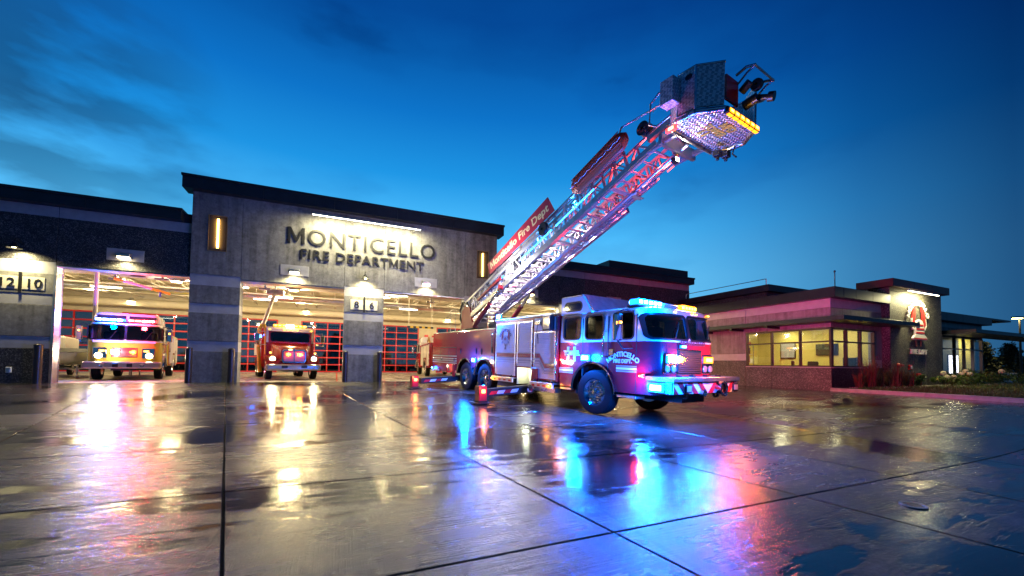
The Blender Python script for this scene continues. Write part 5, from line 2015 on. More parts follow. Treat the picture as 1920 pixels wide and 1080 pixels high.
# outriggers
for x, yo in ((-2.92, -2.72), (-8.05, -2.85)):
    for s_ in (-1, 1):
        bm_ = MB()
        bm_.prism([(s_ * .4, .30), (s_ * .4, .54), (s_ * 2.62, .40), (s_ * 2.62, .18)], 'x', x - .11, x + .11)
        og = bm_.build('outrigger', BLACKM, tk, bevel=.01)
        yy = abs(yo)
        MB().box(x - .13, x + .13, s_ * (yy - .13), s_ * (yy + .13),   .06, .50).build('jack', REDD, og, bevel=.015)
        MB().box(x - .28, x + .28, s_ * (yy - .25), s_ * (yy + .25), .01, .035).box(x - .15, x + .15, s_ * (yy - .15), s_ * (yy + .15), .035, .08).build('foot_plate', BLACKM, og)
        for k in range(4):
            y0_ = 1.55 + k * .24
            m = MB()
            zt_ = lambda q: .47 - (q - .4) * (.14 / 2.22) 
            zb_ = lambda q: .36 - (q - .4) * (.12 / 2.22)
            m.add([(x + .113, s_ * y0_, zb_(y0_)), (x + .113, s_ * (y0_ + .24), zb_(y0_ + .24)), (x + .113, s_ * (y0_ + .17), zt_(y0_ + .17)), (x + .113, s_ * (y0_ - .07), zt_(y0_ - .07))], [(0, 1, 2, 3)])
            m.build('warning_stripe', REFLR if k % 2 else REFLW, og)
        if s_ < 0:
            yj = -(yy + .13)
            lo_ = MB().box(x + .13, x + .15, s_ * (yy - .07), s_ * (yy + .07), .28, .42).build('jack_light', REDL, og)
            MB().box(x + .15, x + .156, s_ * (yy - .05), s_ * (yy + .05), .31, .39).build('led_cluster', AMBHOT, lo_)
            light('POINT', tk, (x + .32, -yy - .06, .42), 14, (1, .22, .05), .05)
# ladder on its turntable
LA = math.atan(.374)
CT, SN = math.cos(LA), math.sin(LA)
def BM(b, l, t_):
    return (-8.0 + b * CT - t_ * SN, l, 2.87 + b * SN + t_ * CT)
MB().lathe([(.002, 2.30), (.80, 2.30), (.80, 2.44), (.66, 2.48), (.002, 2.48)], 'z', 28, (-7.7, 0, 0)).build('turntable', BLACKM, tk, smooth=30)
for s_ in (-1, 1):
    MB().prism([(-8.5, 2.46), (-7.0, 2.46), (-7.5, 2.75), (-7.75, 3.35), (-8.15, 3.5), (-8.45, 3.2)], 'y', s_ * .60, s_ * .68).build('pedestal', REDD, tk, bevel=.015)
    # lift ram
    p0, p1 = Vector((-7.15, s_ * .76, 2.52)), Vector(BM(2.9, s_ * .70, -.02))
    rm = MB().cyl(p0, p0 + (p1 - p0) * .62, .095, 14).build('lift_ram', REDD, tk, smooth=40)
    MB().cyl(p0 + (p1 - p0) * .6, p1, .055, 12).build('ram_rod', CHROME, rm, smooth=40)
    MB().cyl(p1 - Vector((0, .08, 0)), p1 + Vector((0, .08, 0)), .09, 12).build('ram_pin', REDD, rm, smooth=40)
MB().tube([(-8.3, -.62, 2.5), (-8.62, -.66, 2.9), (-8.66, -.66, 3.3), (-8.42, -.66, 3.62), (-8.05, -.64, 3.58), (-7.9, -.62, 3.3)], .045, 8).tube([(-8.2, -.5, 2.5), (-8.5, -.52, 2.9), (-8.52, -.52, 3.3), (-8.3, -.52, 3.5), (-8.0, -.5, 3.4)], .035, 8).build('hydraulic_hose', BLACK, tk, smooth=60)
MB().cyl((-6.6, -.3, 2.55), (-6.2, -.3, 2.55), .12, 12).box(-7.0, -6.4, -.1, .5, 2.35, 2.65).build('pump_unit', BLACKM, tk, smooth=40)
MB().box(-9.4, -8.9, .3, .36, 2.33, 3.4).box(-9.4, -8.9, -.36, -.3, 2.33, 2.36).build('operator_stand', STEEL, tk)
grab(tk, (-9.3, -.8, 2.33), (-8.8, -.8, 2.33), (0, 0, 1.0), .02, mat=STEEL)

LADC = pmat('ladder_aluminium', (.66, .66, .68), .34, .85, var=.12, vscale=4)
def ladder_section(b0, b1, hw, tb, tt, rb, rt, step, ph, name):
    m = MB()
    for s_ in (-1, 1):
        m.bar(BM(b0, s_ * hw, tb), BM(b1, s_ * hw, tb), rb, rb * 1.35)
        m.bar(BM(b0, s_ * hw, tt), BM(b1, s_ * hw, tt), rt, rt)
        b = b0 + .1
        k = 0
        while b < b1 - step * .9:
            m.bar(BM(b, s_ * hw, tb), BM(b, s_ * hw, tt), .045, .045)
            m.bar(BM(b, s_ * hw, tb if k % 2 else tt), BM(b + step, s_ * hw, tt if k % 2 else tb), .04, .04)
            b += step
            k += 1
        m.bar(BM(b1 - .03, s_ * hw, tb), BM(b1 - .03, s_ * hw, tt), .05, .05)
    sec = m.build(name, LADC, tk)
    rg = MB().cyl((0, -hw, 0), (0, hw, 0), .026, 8).mesh('rung', LADC, smooth=40)
    b = b0 + ph
    while b < b1 - .05:
        p = BM(b, 0, tb)
        obj('rung', rg, sec, p)
        b += .355
    d = MB()
    b = b0 + ph
    k = 0
    while b + .71 < b1 and name == 'base_section':
        for s_ in (-1, 1):
            d.bar(BM(b, s_ * hw, tb - .01), BM(b + .355, s_ * .12, tb - .01), .022, .022)
        b += .71
    if d.v:
        d.build('brace', LADC, sec)
    return sec
base = ladder_section(-.35, 7.9, .60, 0., .74, .12, .085, .50, .2, 'base_section')
mid_ = ladder_section(.1, 9.0, .505, .07, .64, .075, .06, .42, .38, 'middle_section')
fly = ladder_section(.4, 9.98, .42, .13, .56, .07, .055, .40, .02, 'fly_section')
MB().cyl(BM(1.6, .10, -.10), BM(6.4, .10, -.10), .075, 14).cyl(BM(6.4, .10, -.10), BM(8.6, .10, -.06), .062, 14).cyl(BM(8.6, .10, -.06), BM(10.2, .10, -.02), .05, 14).build('waterway', LADC, base, smooth=40)
for b in (2.4, 4.5, 6.38, 8.6):
    MB().cyl(BM(b - .05, .10, -.08), BM(b + .05, .10, -.08), .10, 14).build('pipe_collar', STEEL, base, smooth=40)
# tread edge of the base section
MB().bar(BM(-.2, -.66, .03), BM(9.9, -.66, .03), .02, .13).build('side_plate', TREAD, base)
for b in (2.5, 6.0, 8.4):
    MB().bar(BM(b, -.6, -.03), BM(b, .6, -.03), .16, .02).build('cross_plate', LADC, base)
# LED strips under and beside the ladder
LEDB = emat('led_blue', (.02, .25, 1), 14)
LEDW = emat('led_pink_white', (1, .74, .92), 8)
LEDR = emat('led_red', (1, .05, .04), 8)
b = 1.0
while b < 9.4:
    MB().bar(BM(b, .585, .12), BM(b + .26, .585, .12), .012, .03).build('led_strip', LEDB if b < 7.6 else LEDR, mid_)
    b += .52
b = .9
while b < 9.6:
    MB().bar(BM(b, -.38, .20), BM(b + .34, -.38, .20), .012, .02).build('led_strip', LEDW if b < 6.9 else LEDR, fly)
    MB().bar(BM(b, .38, .20), BM(b + .34, .38, .20), .012, .02).build('led_strip', LEDW if b < 6.9 else LEDR, fly)
    b += .5
for b0, b1 in ((1.3, 3.1), (4.2, 6.0), (6.2, 7.9)):
    MB().bar(BM(b0, -.63, .34), BM(b1, -.63, .34), .012, .035).build('led_strip', LEDB, mid_)
for b in (1.2, 2.4, 3.6, 4.8, 6.0):
    light('POINT', tk, BM(b, .0, .40), 95, (1, .82, .93), .05)
for b in (7.4, 8.5, 9.3):
    light('POINT', tk, BM(b, .0, .34), 46, (1, .05, .04), .05)
for b in (5.4, 7.0):
    light('POINT', tk, BM(b, -.5, .55), 22, (.03, .28, 1), .05)
# sign board along the ladder
q = [BM(2.40, -.72, .80), BM(6.40, -.72, .74), BM(6.25, -.72, 1.34), BM(2.34, -.72, 1.26)]
m = MB()
m.add([(p[0], p[1] + .012, p[2]) for p in q] + [(p[0], p[1] - .012, p[2]) for p in q], [(0, 1, 2, 3), (7, 6, 5, 4), (0, 4, 5, 1), (1, 5, 6, 2), (2, 6, 7, 3), (3, 7, 4, 0)])
sb = m.build('sign_board', pmat('sign_maroon', (.36, .015, .035), .35, coat=.3), tk)
cx_ = BM(4.36, -.736, .93)
decal('lettering', 'Monticello Fire Dept', .38, pmat('sign_gold', (.80, .68, .34), .45), sb, cx_, (PI / 2, -LA + R(.6), 0), .008, 1.0, width=3.65)
for b in (2.8, 4.4, 6.0):
    MB().bar(BM(b, -.66, .6), BM(b, -.68, .95), .03, .03).build('sign_bracket', STEEL, sb)
# rescue litter strapped to the rail
LIT = pmat('litter_orange', (.58, .075, .022), .45, var=.12, vscale=4)
rings = []
for k in range(25):
    b = 7.25 + 2.05 * k / 24
    e = min(1, math.sin(PI * min(1, max(.0, (k + .6) / 25.2))) * 2.6) ** .5
    ring = []
    for j in range(13):
        a = PI * j / 12
        ring.append(BM(b, -.66 - .22 * math.sin(a) * e, .80 + .27 * math.cos(a) * e))
    for j in range(3):
        ring.append(BM(b, -.64, .80 - .27 * e + .27 * e * (j + 1) / 2))
    rings.append(ring)
lt = MB().loft(rings).build('rescue_litter', LIT, tk, smooth=50)
for j in range(5):
    a = PI * (j + .8) / 5.6
    MB().tube([BM(7.4 + 1.75 * k / 8, -.665 - .222 * math.sin(a), .80 + .272 * math.cos(a)) for k in range(9)], .014, 5).build('rib', LIT, lt, smooth=60)
MB().tube([BM(7.3 + 1.95 * k / 16, -.895, .74 - .04 * (k % 2)) for k in range(17)], .008, 5).build('rope', REFLW, lt)
# second roll and reel below the sign board
MB().bar(BM(1.2, -.70, .30), BM(3.0, -.70, .30), .10, .10).build('hose_tube', REDD, tk, bevel=.01)
MB().lathe([(.05, -.06), (.20, -.06), (.22, -.03), (.22, .03), (.20, .06), (.05, .06)], 'y', 20, BM(5.75, -.72, .52)).build('cable_reel', BLACK, tk, smooth=35)
MB().bar(BM(2.2, -.68, .52), BM(5.4, -.68, .52), .03, .10).build('hand_rail', LADC, tk)
fl = MB().box(-.09, .09, -.14, 0, -.13, .13).mesh('flood', STEEL, bevel=.02)
o = obj('flood_light', fl, tk, BM(3.75, -.70, .22))
MB().box(-.08, .08, -.15, -.14, -.11, .11).box(.09, .10, -.12, -.02, -.11, .11).build('lens', WHITEHOT, o)
light('POINT', o, (.05, -.55, .05), 330, (1, .97, .93), .10)

# bucket at the ladder tip
BZ = 6.40
DIA = pmat('engine_turned_plate', (.62, .65, .69), .36, .3, bump=.3, bscale=60)
_nt = DIA.node_tree
_tc = _nt.nodes.new('ShaderNodeTexCoord')
_mp = _nt.nodes.new('ShaderNodeMapping')
_mp.inputs['Rotation'].default_value = (R(45), R(35), R(45))
_ck = _nt.nodes.new('ShaderNodeTexChecker')
_ck.inputs['Scale'].default_value = 17
_ck.inputs['Color1'].default_value = (.88, .90, .93, 1)
_ck.inputs['Color2'].default_value = (.46, .49, .54, 1)
_nt.links.new(_tc.outputs['Object'], _mp.inputs[0])
_nt.links.new(_mp.outputs[0], _ck.inputs[0])
_nt.links.new(_ck.outputs[0], _nt.nodes['Principled BSDF'].inputs['Base Color'])
FP = [(1.99, -.78), (2.28, -.98), (2.66, -.96), (3.06, -.60), (3.06, .60), (2.66, .96), (2.28, .98), (1.99, .78)]
BK_SHIFT = -.25
bk = MB().prism(FP, 'z', BZ, BZ + .05).build('bucket', pmat('bucket_floor', (.16, .15, .14), .4, .5), tk, bevel=.008)
bk.location.x = BK_SHIFT
n = len(FP)
H_ = .90
for k in range(n):
    p, q = Vector((*FP[k], 0)), Vector((*FP[(k + 1) % n], 0))
    if k == 3:
        continue
    d = (q - p).normalized()
    o_ = Vector((d.y, -d.x, 0))
    p2, q2 = p + d * .012, q - d * .012
    h0, h1 = BZ + .06, BZ + (H_ if k not in (7,) else .6)
    M = [p2 + o_ * .02, q2 + o_ * .02, q2 - o_ * .02, p2 - o_ * .02]
    MB().loft([[(a.x, a.y, h0) for a in M], [(a.x, a.y, h1) for a in M]]).build('bucket_panel', DIA, bk, bevel=.006)
    MB().cyl((p.x, p.y, BZ + .03), (p.x, p.y, BZ + H_ + .02), .028, 8).build('bucket_post', ALU, bk, smooth=40)
MB().tube([(x, y, BZ + H_ + .02) for x, y in FP[:4]], .028, 8).tube([(x, y, BZ + H_ + .02) for x, y in FP[4:]], .028, 8).build('bucket_rail', ALU, bk, smooth=60)
MB().box(2.02, 2.34, -1.24, -.98, BZ + .30, BZ + .82).build('control_box', DIA, bk, bevel=.012)
MB().prism(rrect(2.45, 2.60, BZ + .70, BZ + .8, .045), 'y', -1.01, -.985).build('panel_slot', BLACK, bk)
# bumper rim and under-rim
m = MB()
for k in range(n):
    p, q = FP[k], FP[(k + 1) % n]
    m.cyl((p[0], p[1], BZ - .02), (q[0], q[1], BZ - .02), .06, 10)
m.build('bucket_rim', ALU, bk, smooth=40)
# diamond treads under the floor
tr = MB()
inside = lambda x, y: 2.06 < x < 3.0 and abs(y) < (.92 if x < 2.66 else .92 - (x - 2.66) * .9) and abs(y) < .74 + (x - 1.99) * .69
i = 0
x = 2.08
while x < 3.0:
    y = -.93 + (.044 if i % 2 else 0)
    while y < .95:
        if inside(x, y):
            sg_ = 1 if i % 2 else -1
            dx, dy = .042, .042 * sg_
            ox, oy = .015 * -sg_, .015
            tr.add([(x - dx * .9, y - dy, BZ - .004), (x + ox, y + oy, BZ - .016), (x + dx * .9, y + dy, BZ - .004), (x - ox, y - oy, BZ - .016)], [(0, 1, 2, 3)])
        y += .088
    i += 1
    x += .062
o = tr.build('floor_treads', pmat('tread_bright', (.85, .82, .74), .35, .6), bk)
o['kind'] = 'stuff'
for tx, x, y, w in (('MFD', 2.66, .12, .46), ('TOWER', 2.44, .0, .72), ('11', 2.24, -.12, .22)):
    me = text_mesh(tx, .25, .006, pmat('gold_under', (.42, .27, .04), .5), .012, width=w)
    me.transform(Matrix(((0, 1, 0, x), (1, 0, 0, y), (0, 0, -1, BZ - .024), (0, 0, 0, 1))))
    obj('lettering', me, bk)
# amber bar under the front edge, red lamp at the rear corner
ab = MB().box(3.05, 3.14, -.62, .62, BZ - .12, BZ + .0).build('arrow_bar', BLACK, bk, bevel=.01)
for k in range(6):
    y = -.55 + k * .2
    lo_ = MB().box(3.12, 3.15, y - .0, y + .15, BZ - .10, BZ - .02).box(3.07, 3.13, y, y + .15, BZ - .135, BZ - .12).build('lens', AMBER, ab)
    MB().box(3.15, 3.154, y + .03, y + .12, BZ - .08, BZ - .04).build('led_cluster', AMBHOT, ab)
light('POINT', bk, (3.2, 0, BZ - .30), 14, (1, .45, .05), .06)
rl = MB().box(1.98, 2.24, -.98, -.90, BZ - .16, BZ - .06).build('corner_light', REDL, bk, bevel=.02)
MB().box(2.06, 2.18, -.985, -.98, BZ - .14, BZ - .08).build('led_cluster', REDHOT, rl)
light('POINT', bk, (2.08, -1.12, BZ - .2), 7, (1, .08, .04), .05)
# unlit under-bucket lamps, plus an added tip lamp to light the treads
for x, y in ((2.2, .5), (2.9, -.2)):
    pass
for y, z in ((.55, -.18), (.9, -.1)):
    MB().box(2.2, 2.36, y - .08, y + .08, BZ + z - .14, BZ + z).cyl((2.28, y, BZ + z - .14), (2.28, y, BZ + z - .22), .04, 8).build('under_lamp', BLACK, bk, bevel=.01)
tl = MB().box(1.50, 1.62, -.08, .08, BZ - .34, BZ - .22).build('added_fill_lamp', BLACK, bk, bevel=.01)  # lamp added below the ladder tip to brighten the bucket underside
MB().box(1.62, 1.63, -.06, .06, BZ - .32, BZ - .24).build('lens', LAMPC, tl)
light('SPOT', bk, (1.70, 0, BZ - .34), 42, (1, .90, .70), .05, (R(112), 0, R(-90)), 140, .6)  # fill light of the added lamp, aimed under the bucket
# gate rails and water cannon at the front
for y in (-.12, .62):
    MB().tube([(3.02, y, BZ + .86), (3.22, y, BZ + .92), (3.40, y, BZ + .86)], .028, 6).tube([(3.06, y, BZ + .66), (3.24, y, BZ + .80), (3.38, y, BZ + .85)], .02, 6).build('gate_arm', STEEL, bk, smooth=60)
MB().cyl((3.39, -.14, BZ + .86), (3.39, .66, BZ + .86), .022, 8).build('gate_rail', STEEL, bk, smooth=40)
MB().box(3.02, 3.06, -.55, -.1, BZ + .2, BZ + .7).build('gate_panel', REDD, bk)
wc = MB().cyl((3.02, .22, BZ + .35), (3.28, .22, BZ + .40), .10, 12).cyl((3.2, .22, BZ + .36), (3.24, .5, BZ + .5), .07, 10).cyl((3.22, .34, BZ + .46), (3.42, .38, BZ + .40), .07, 12, .05).cyl((3.42, .38, BZ + .40), (3.52, .40, BZ + .37), .095, 14).cyl((3.1, -.05, BZ + .5), (3.28, -.08, BZ + .6), .08, 10)
wc.build('water_cannon', BLACK, bk, smooth=35)
MB().lathe([(.03, -.05), (.11, -.05), (.12, 0), (.11, .05), (.03, .05)], 'y', 16, (3.3, .15, BZ + .62)).build('cannon_wheel', BLACK, bk, smooth=35)
# hangers joining the bucket to the ladder
for s_ in (-1, 1):
    tp = BM(9.9, s_ * .48, .30)
    MB().bar(tp, (2.0, s_ * .5, BZ + .45), .10, .14).build('bucket_arm', STEEL, bk)
    MB().bar(BM(9.8, s_ * .5, .02), (2.05, s_ * .55, BZ + .02), .08, .10).build('level_ram', LADC, bk)
    MB().cyl((1.96, s_ * .62, BZ + .0), (1.96, s_ * .62, BZ + 1.0), .05, 10).build('pivot_post', STEEL, bk, smooth=40)
MB().box(*[BM(10.02, 0, 0)[0] - .06, BM(10.02, 0, 0)[0] + .04], -.66, .66, BM(10.0, 0, -.05)[2] - .06, BM(10.0, 0, .16)[2]).build('tip_plate', STEEL, fly, bevel=.01)
MB().tube([(1.98, -.80, BZ + .95), (1.70, -.84, BZ + .92), (1.48, -.84, BZ + .78), (1.46, -.84, BZ + .32), (1.66, -.82, BZ + .2), (1.98, -.80, BZ + .3)], .026, 8).build('side_guard', STEEL, bk, smooth=60)
MB().box(1.62, 1.98, -.70, -.4, BZ + .72, BZ + .86).build('tool_tray', BLACK, bk, bevel=.01)
MB().lathe([(.04, -.10), (.17, -.10), (.15, .0), (.17, .10), (.04, .10)], 'y', 20, BM(9.65, -.45, .75)).build('cable_drum', BLACK, fly, smooth=35)
MB().tube([BM(8.9, -.62, .60), BM(9.5, -.75, .98), (1.9, -.86, BZ + .62)], .022, 6).build('access_rail', STEEL, bk, smooth=60)
MB().tube([(2.5, .88, BZ - .05), (2.42, .92, BZ - .2), (2.5, .95, BZ - .3)], .02, 6).build('rope_hook', BLACK, bk)

# ------------------------------------------------------------------ lime yellow pumper in the left bay
YAW = math.atan2(-math.cos(R(12.5)), math.sin(R(12.5))) + ANG      # nose out of the bay, tail swung to the left


def pumper(name, label, loc, yaw, paint, trim, lit, group=None):
    t = thing(name, label, 'fire truck', loc, yaw, group)
    wins = [(-1.05, -.35, 1.78, 2.34, .09), (.55, 1.10, 1.76, 2.34, .09)]
    custom_cab(t, -1.25, 1.30, 1.20, .58, 1.68, 2.55, paint, wins, .52, .70, [(-1.13, -.02, 1.76, 2.38), (.02, 1.13, 1.76, 2.38)], .52)
    # raised roof with its own front windows
    up = [[(x, y, z) for x, y in outline(-1.2, f, w, .2)] for z, f, w in ((2.52, 1.02, 1.10), (2.86, .86, 1.06), (2.94, .78, .98))]
    MB().loft(up).build('raised_roof', WHITE, t, smooth=35)
    for y0, y1 in ((-.95, -.05), (.05, .95)):
        m = MB()
        m.add([(1.035, y0, 2.58), (1.035, y1, 2.58), (.915, y1, 2.82), (.915, y0, 2.82)], [(0, 1, 2, 3)])
        m.build('roof_window', MATS['dark_pane'], t)
    MB().box(1.25, 1.305, -1.0, 1.0, 1.62, 1.70).build('trim_band', trim, t, bevel=.01)
    MB().box(1.27, 1.315, -.42, .42, .98, 1.42).build('grille', REDD, t, bevel=.02)
    for k in range(7):
        MB().box(1.315, 1.325, -.40, .40, 1.02 + k * .055, 1.04 + k * .055).build('grille_bar', STEEL, t)
    MB().box(1.1, 1.72, -1.22, 1.22, .50, .80).build('bumper', pmat('bumper_grey', (.40, .37, .33), .3, .8), t, bevel=.06, seg=2)
    for y in (-.62, .62):
        MB().lathe([(.05, 0), (.075, 0), (.075, .04), (.05, .03)], 'x', 16, (1.72, y, .65)).build('fog_lamp', CHROME, t, smooth=35)
    for y in (-.22, .22):
        MB().box(1.72, 1.74, y - .09, y + .09, .57, .73).build('bumper_grille', BLACK, t, bevel=.01)
    for s_ in (-1, 1):
        bz = MB().box(1.22, 1.33, s_ * .55, s_ * .98, .95, 1.40).build('headlight_bezel', CHROME, t, bevel=.02)
        MB().lathe([(.002, .03), (.115, .02), (.125, 0), (.125, -.03), (.002, -.03)], 'x', 18, (1.33, s_ * .80, 1.06)).build('headlight', HEADL if lit else STEEL, bz, smooth=40)
        if lit:
            light('SPOT', t, (1.45, s_ * .80, 1.06), 55, (1, .84, .52), .08, (R(80), 0, R(-90)), 110, .8)
    if lit:
        wlight(t, (1.33, -.30, 1.22), '+x', .26, .16, 'white', 30, off=.2)
        wlight(t, (1.33, .26, 1.22), '+x', .22, .09, 'amber', 14, off=.15)
        for y in (-.70, .70):
            wlight(t, (1.33, y, 1.27), '+x', .18, .07, 'amber', 0)
        for y0, y1, kd, pw in ((-1.0, -.02, 'blue', 420), (.02, 1.0, 'red', 420)):
            b_ = MB().box(1.0, 1.24, y0, y1, 2.50, 2.55).build('light_bar', BLACK, t)
            MB().box(1.02, 1.23, y0 + .02, y1 - .02, 2.55, 2.66).build('lens', LK[kd][0], b_, bevel=.02)
            for k in range(4):
                ya = y0 + .05 + (y1 - y0 - .1) * k / 4
                MB().box(1.225, 1.236, ya, ya + .17, 2.57, 2.64).build('led_cluster', WHITEHOT if kd == 'blue' or k > 1 else REDHOT, b_)
            light('POINT', t, (1.85, (y0 + y1) / 2, 2.60), pw, LK[kd][2], .1)
    for s_ in (-1, 1):
        mr = MB().box(1.02, 1.12, s_ * 1.34, s_ * 1.54, 1.72, 2.30).build('mirror', CHROME, t, bevel=.03)
        MB().tube([(1.1, s_ * 1.18, 2.36), (1.08, s_ * 1.36, 2.4), (1.07, s_ * 1.44, 2.3)], .018, 6).tube([(1.1, s_ * 1.18, 1.6), (1.08, s_ * 1.36, 1.58), (1.07, s_ * 1.44, 1.72)], .018, 6).build('mirror_arm', BLACK, mr)
        wlight(t, (1.12, s_ * 1.44, 2.1), '+x', .06, .08, 'amber', 0, 'marker_light')
        fender(t, 0, .52, .66, s_ * 1.195, 4, 176)
        wheel(t, 0, s_ * 1.02, .52, .52, .30, s_)
        wheel(t, -4.6, s_ * 1.04, .52, .52, .30, s_, style='rear')
        fender(t, -4.6, .52, .64, s_ * 1.215, 6, 174)
        grab(t, (.40, s_ * 1.2, 1.2), (.40, s_ * 1.2, 2.0), (0, s_ * .08, 0))
    MB().box(-6.6, 1.4, -.4, .4, .42, .66).build('chassis', BLACKM, t)
    a = MB().box(-6.7, -1.45, -1.21, 1.21, .60, 2.25).mesh('b', paint, bevel=.015)
    c = MB()
    for s_ in (-1, 1):
        c.cyl((-4.6, s_ * .75, .52), (-4.6, s_ * 1.5, .52), .655, 28)
    obj('body', boolean(a, c.mesh('c', paint), 'DIFFERENCE'), t)
    MB().box(-2.2, -1.30, -1.12, 1.12, .62, 2.1).build('pump_panel', STEEL, t)
    for s_ in (-1, 1):
        for x0, x1, z0 in ((-3.75, -2.35, .72), (-5.4, -3.85, 1.28), (-6.6, -5.5, .72)):
            shutter(t, x0, x1, z0, 2.1, s_ * 1.215, CREAMD, s_)
        for k, (x, z) in enumerate(((-1.9, .9), (-1.6, .9), (-1.75, 1.25), (-1.95, 1.55), (-1.55, 1.55))):
            MB().lathe([(.03, 0), (.075, 0), (.075, .07), (.03, .07)], 'y', 14, (x, s_ * 1.13 if s_ > 0 else -1.2, z)).build('discharge_cap', CHROME, t, smooth=35)
    # deck gun
    dg = MB().cyl((-1.8, .5, 2.25), (-1.8, .5, 2.55), .07, 10).cyl((-1.8, .5, 2.52), (-1.55, .55, 2.72), .08, 10).cyl((-1.55, .55, 2.72), (-1.2, .5, 2.86), .06, 10, .045).cyl((-1.2, .5, 2.86), (-1.08, .48, 2.90), .085, 12)
    dg.build('deck_gun', BRASS, t, smooth=40)
    MB().lathe([(.10, -.02), (.13, -.02), (.13, .02), (.10, .02)], 'y', 16, (-1.75, .66, 2.6)).build('gun_wheel', CHROME, t, smooth=40)
    return t


p = W(-3.15, 3.75)
pumper('fire_engine', 'lime yellow fire engine with white raised roof and lit headlamps in the engine bay', (p.x, p.y, 0), YAW, YELLOW, WHITE, True)
p = W(12.75, 12.3)
pumper('fire_engine', 'parked red fire engine with white shutters deep in the bay behind the ladder truck', (p.x, p.y, 0), ANG + R(-90) + PI - R(4), ORED, WHITE, False)

# ------------------------------------------------------------------ red engine with a long bonnet
p = W(3.45, 3.0)
rt = thing('hooded_fire_engine', 'red fire engine with long bonnet, white cab roof and amber light bar', 'fire truck', (p.x, p.y, 0), YAW)


def ringrect(x, w, z0, z1, r, k=3):
    return [(x, y, z) for y, z in rrect(-w, w, z0, z1, r, k)]


MB().loft([ringrect(-.55, .92, .95, 1.86, .14), ringrect(-.2, .90, .95, 1.82, .14), ringrect(.45, .72, .95, 1.70, .16), ringrect(.82, .62, .95, 1.58, .16), ringrect(.92, .58, .98, 1.50, .14)]).build('bonnet', ORED, rt, smooth=45)
MB().loft([ringrect(.90, .54, .82, 1.50, .12), ringrect(.97, .52, .84, 1.47, .12)]).build('grille_surround', CHROME, rt, smooth=40)
gl = MB().loft([ringrect(.96, .47, .88, 1.42, .1), ringrect(.985, .46, .89, 1.41, .1)]).build('grille', REDD, rt, smooth=40)
for k in range(9):
    z = .92 + k * .054
    MB().box(.985, .995, -.44, .44, z, z + .012).build('grille_bar', STEEL, gl)
MB().bar((.99, 0, .86), (.97, 0, 1.54), .04, .03).build('grille_post', CHROME, rt)
for s_ in (-1, 1):
    a = MB().loft([[(x, s_ * y, z) for x, y, z in ((-.72, .80, .55), (-.72, 1.18, .55), (-.72, 1.18, .75), (-.72, .80, .75))]] +
                  [[(.72 * math.cos(R(an)) * 1.0, s_ * yy, .52 + (.62 if rr_ == 0 else .74) * math.sin(R(an)) * 1.0 + (.0)) for yy, rr_ in ((.62, 0), (1.20, 0), (1.20, 1), (.62, 1))] for an in range(165, 14, -15)] +
                  [[(x, s_ * y, z) for x, y, z in ((.86, .60, .62), (.86, 1.14, .62), (.90, 1.12, .92), (.90, .60, .96))]])
    a.build('fender', ORED, rt, smooth=50)
    hb = MB().lathe([(.002, -.1), (.15, -.1), (.17, 0), (.15, .05), (.12, .05), (.002, .02)], 'x', 18, (.80, s_ * .90, 1.02)).build('headlight_pod', CHROME, rt, smooth=40)
    MB().lathe([(.002, .06), (.10, .055), (.12, .03), (.12, .0), (.002, 0)], 'x', 18, (.82, s_ * .90, 1.02)).build('headlight', HEADL, hb, smooth=40)
    light('SPOT', rt, (.98, s_ * .90, 1.02), 65, (1, .80, .42), .08, (R(80), 0, R(-90)), 110, .8)
    wlight(rt, (.99, s_ * .26, 1.24), '+x', .22, .08, 'amber', 16, off=.12)
    wlight(rt, (.62, s_ * .98, 1.32), '+x', .09, .07, 'amber', 0, 'marker_light')
    wheel(rt, 0, s_ * 1.0, .50, .50, .29, s_)
    wheel(rt, -4.3, s_ * 1.02, .50, .50, .30, s_, style='rear')
    wheel(rt, -5.5, s_ * 1.02, .50, .50, .30, s_, style='rear')
MB().box(.80, 1.18, -1.18, 1.18, .46, .76).build('bumper', pmat('bumper_grey', (.40, .37, .33), .3, .8), rt, bevel=.07, seg=2)
for y in (-.42, .42):
    MB().box(1.18, 1.20, y - .13, y + .13, .58, .70).build('bumper_light', BLACK, rt, bevel=.02)
MB().box(1.185, 1.20, -.16, .16, .56, .66).build('number_plate', GREYST, rt)
# cab with upright windscreen
cabm = MB().loft([ringrect(-.50, 1.08, .80, 2.46, .12), ringrect(-.56, 1.08, .80, 2.50, .16), ringrect(-1.9, 1.08, .80, 2.52, .12)]).mesh('c', ORED)
cabm = boolean(cabm, MB().prism(rrect(-.90, .90, 1.92, 2.40, .1), 'x', -1.7, 0).mesh('k', ORED), 'DIFFERENCE')
for s_ in (-1, 1):
    cabm = boolean(cabm, MB().prism(rrect(-1.5, -.72, 1.82, 2.36, .08), 'y', s_ * .95, s_ * 1.4).mesh('k', ORED), 'DIFFERENCE')
obj('cab', cabm, rt)
MB().loft([ringrect(-.42, 1.09, 2.44, 2.56, .05), ringrect(-.54, 1.10, 2.46, 2.66, .09), ringrect(-1.9, 1.10, 2.46, 2.66, .09)]).build('cab_roof', WHITE, rt, smooth=40)
for y in (-1.04, 1.04):
    MB().bar((-.48, y, 1.86), (-.50, y, 2.46), .10, .06).build('pillar', WHITE, rt)
m = MB().add([(-.52, -.90, 1.92), (-.52, .90, 1.92), (-.56, .90, 2.40), (-.56, -.90, 2.40)], [(0, 1, 2, 3)]).build('windshield', CGLASS, rt)
MB().box(-1.0, -.6, -.9, .9, 1.80, 1.95).build('dashboard', BLACKM, rt, bevel=.03)
for y in (-.45, .45):
    MB().box(-1.6, -1.45, y - .25, y + .25, 1.5, 2.2).build('seat', BLACKM, rt, bevel=.05)
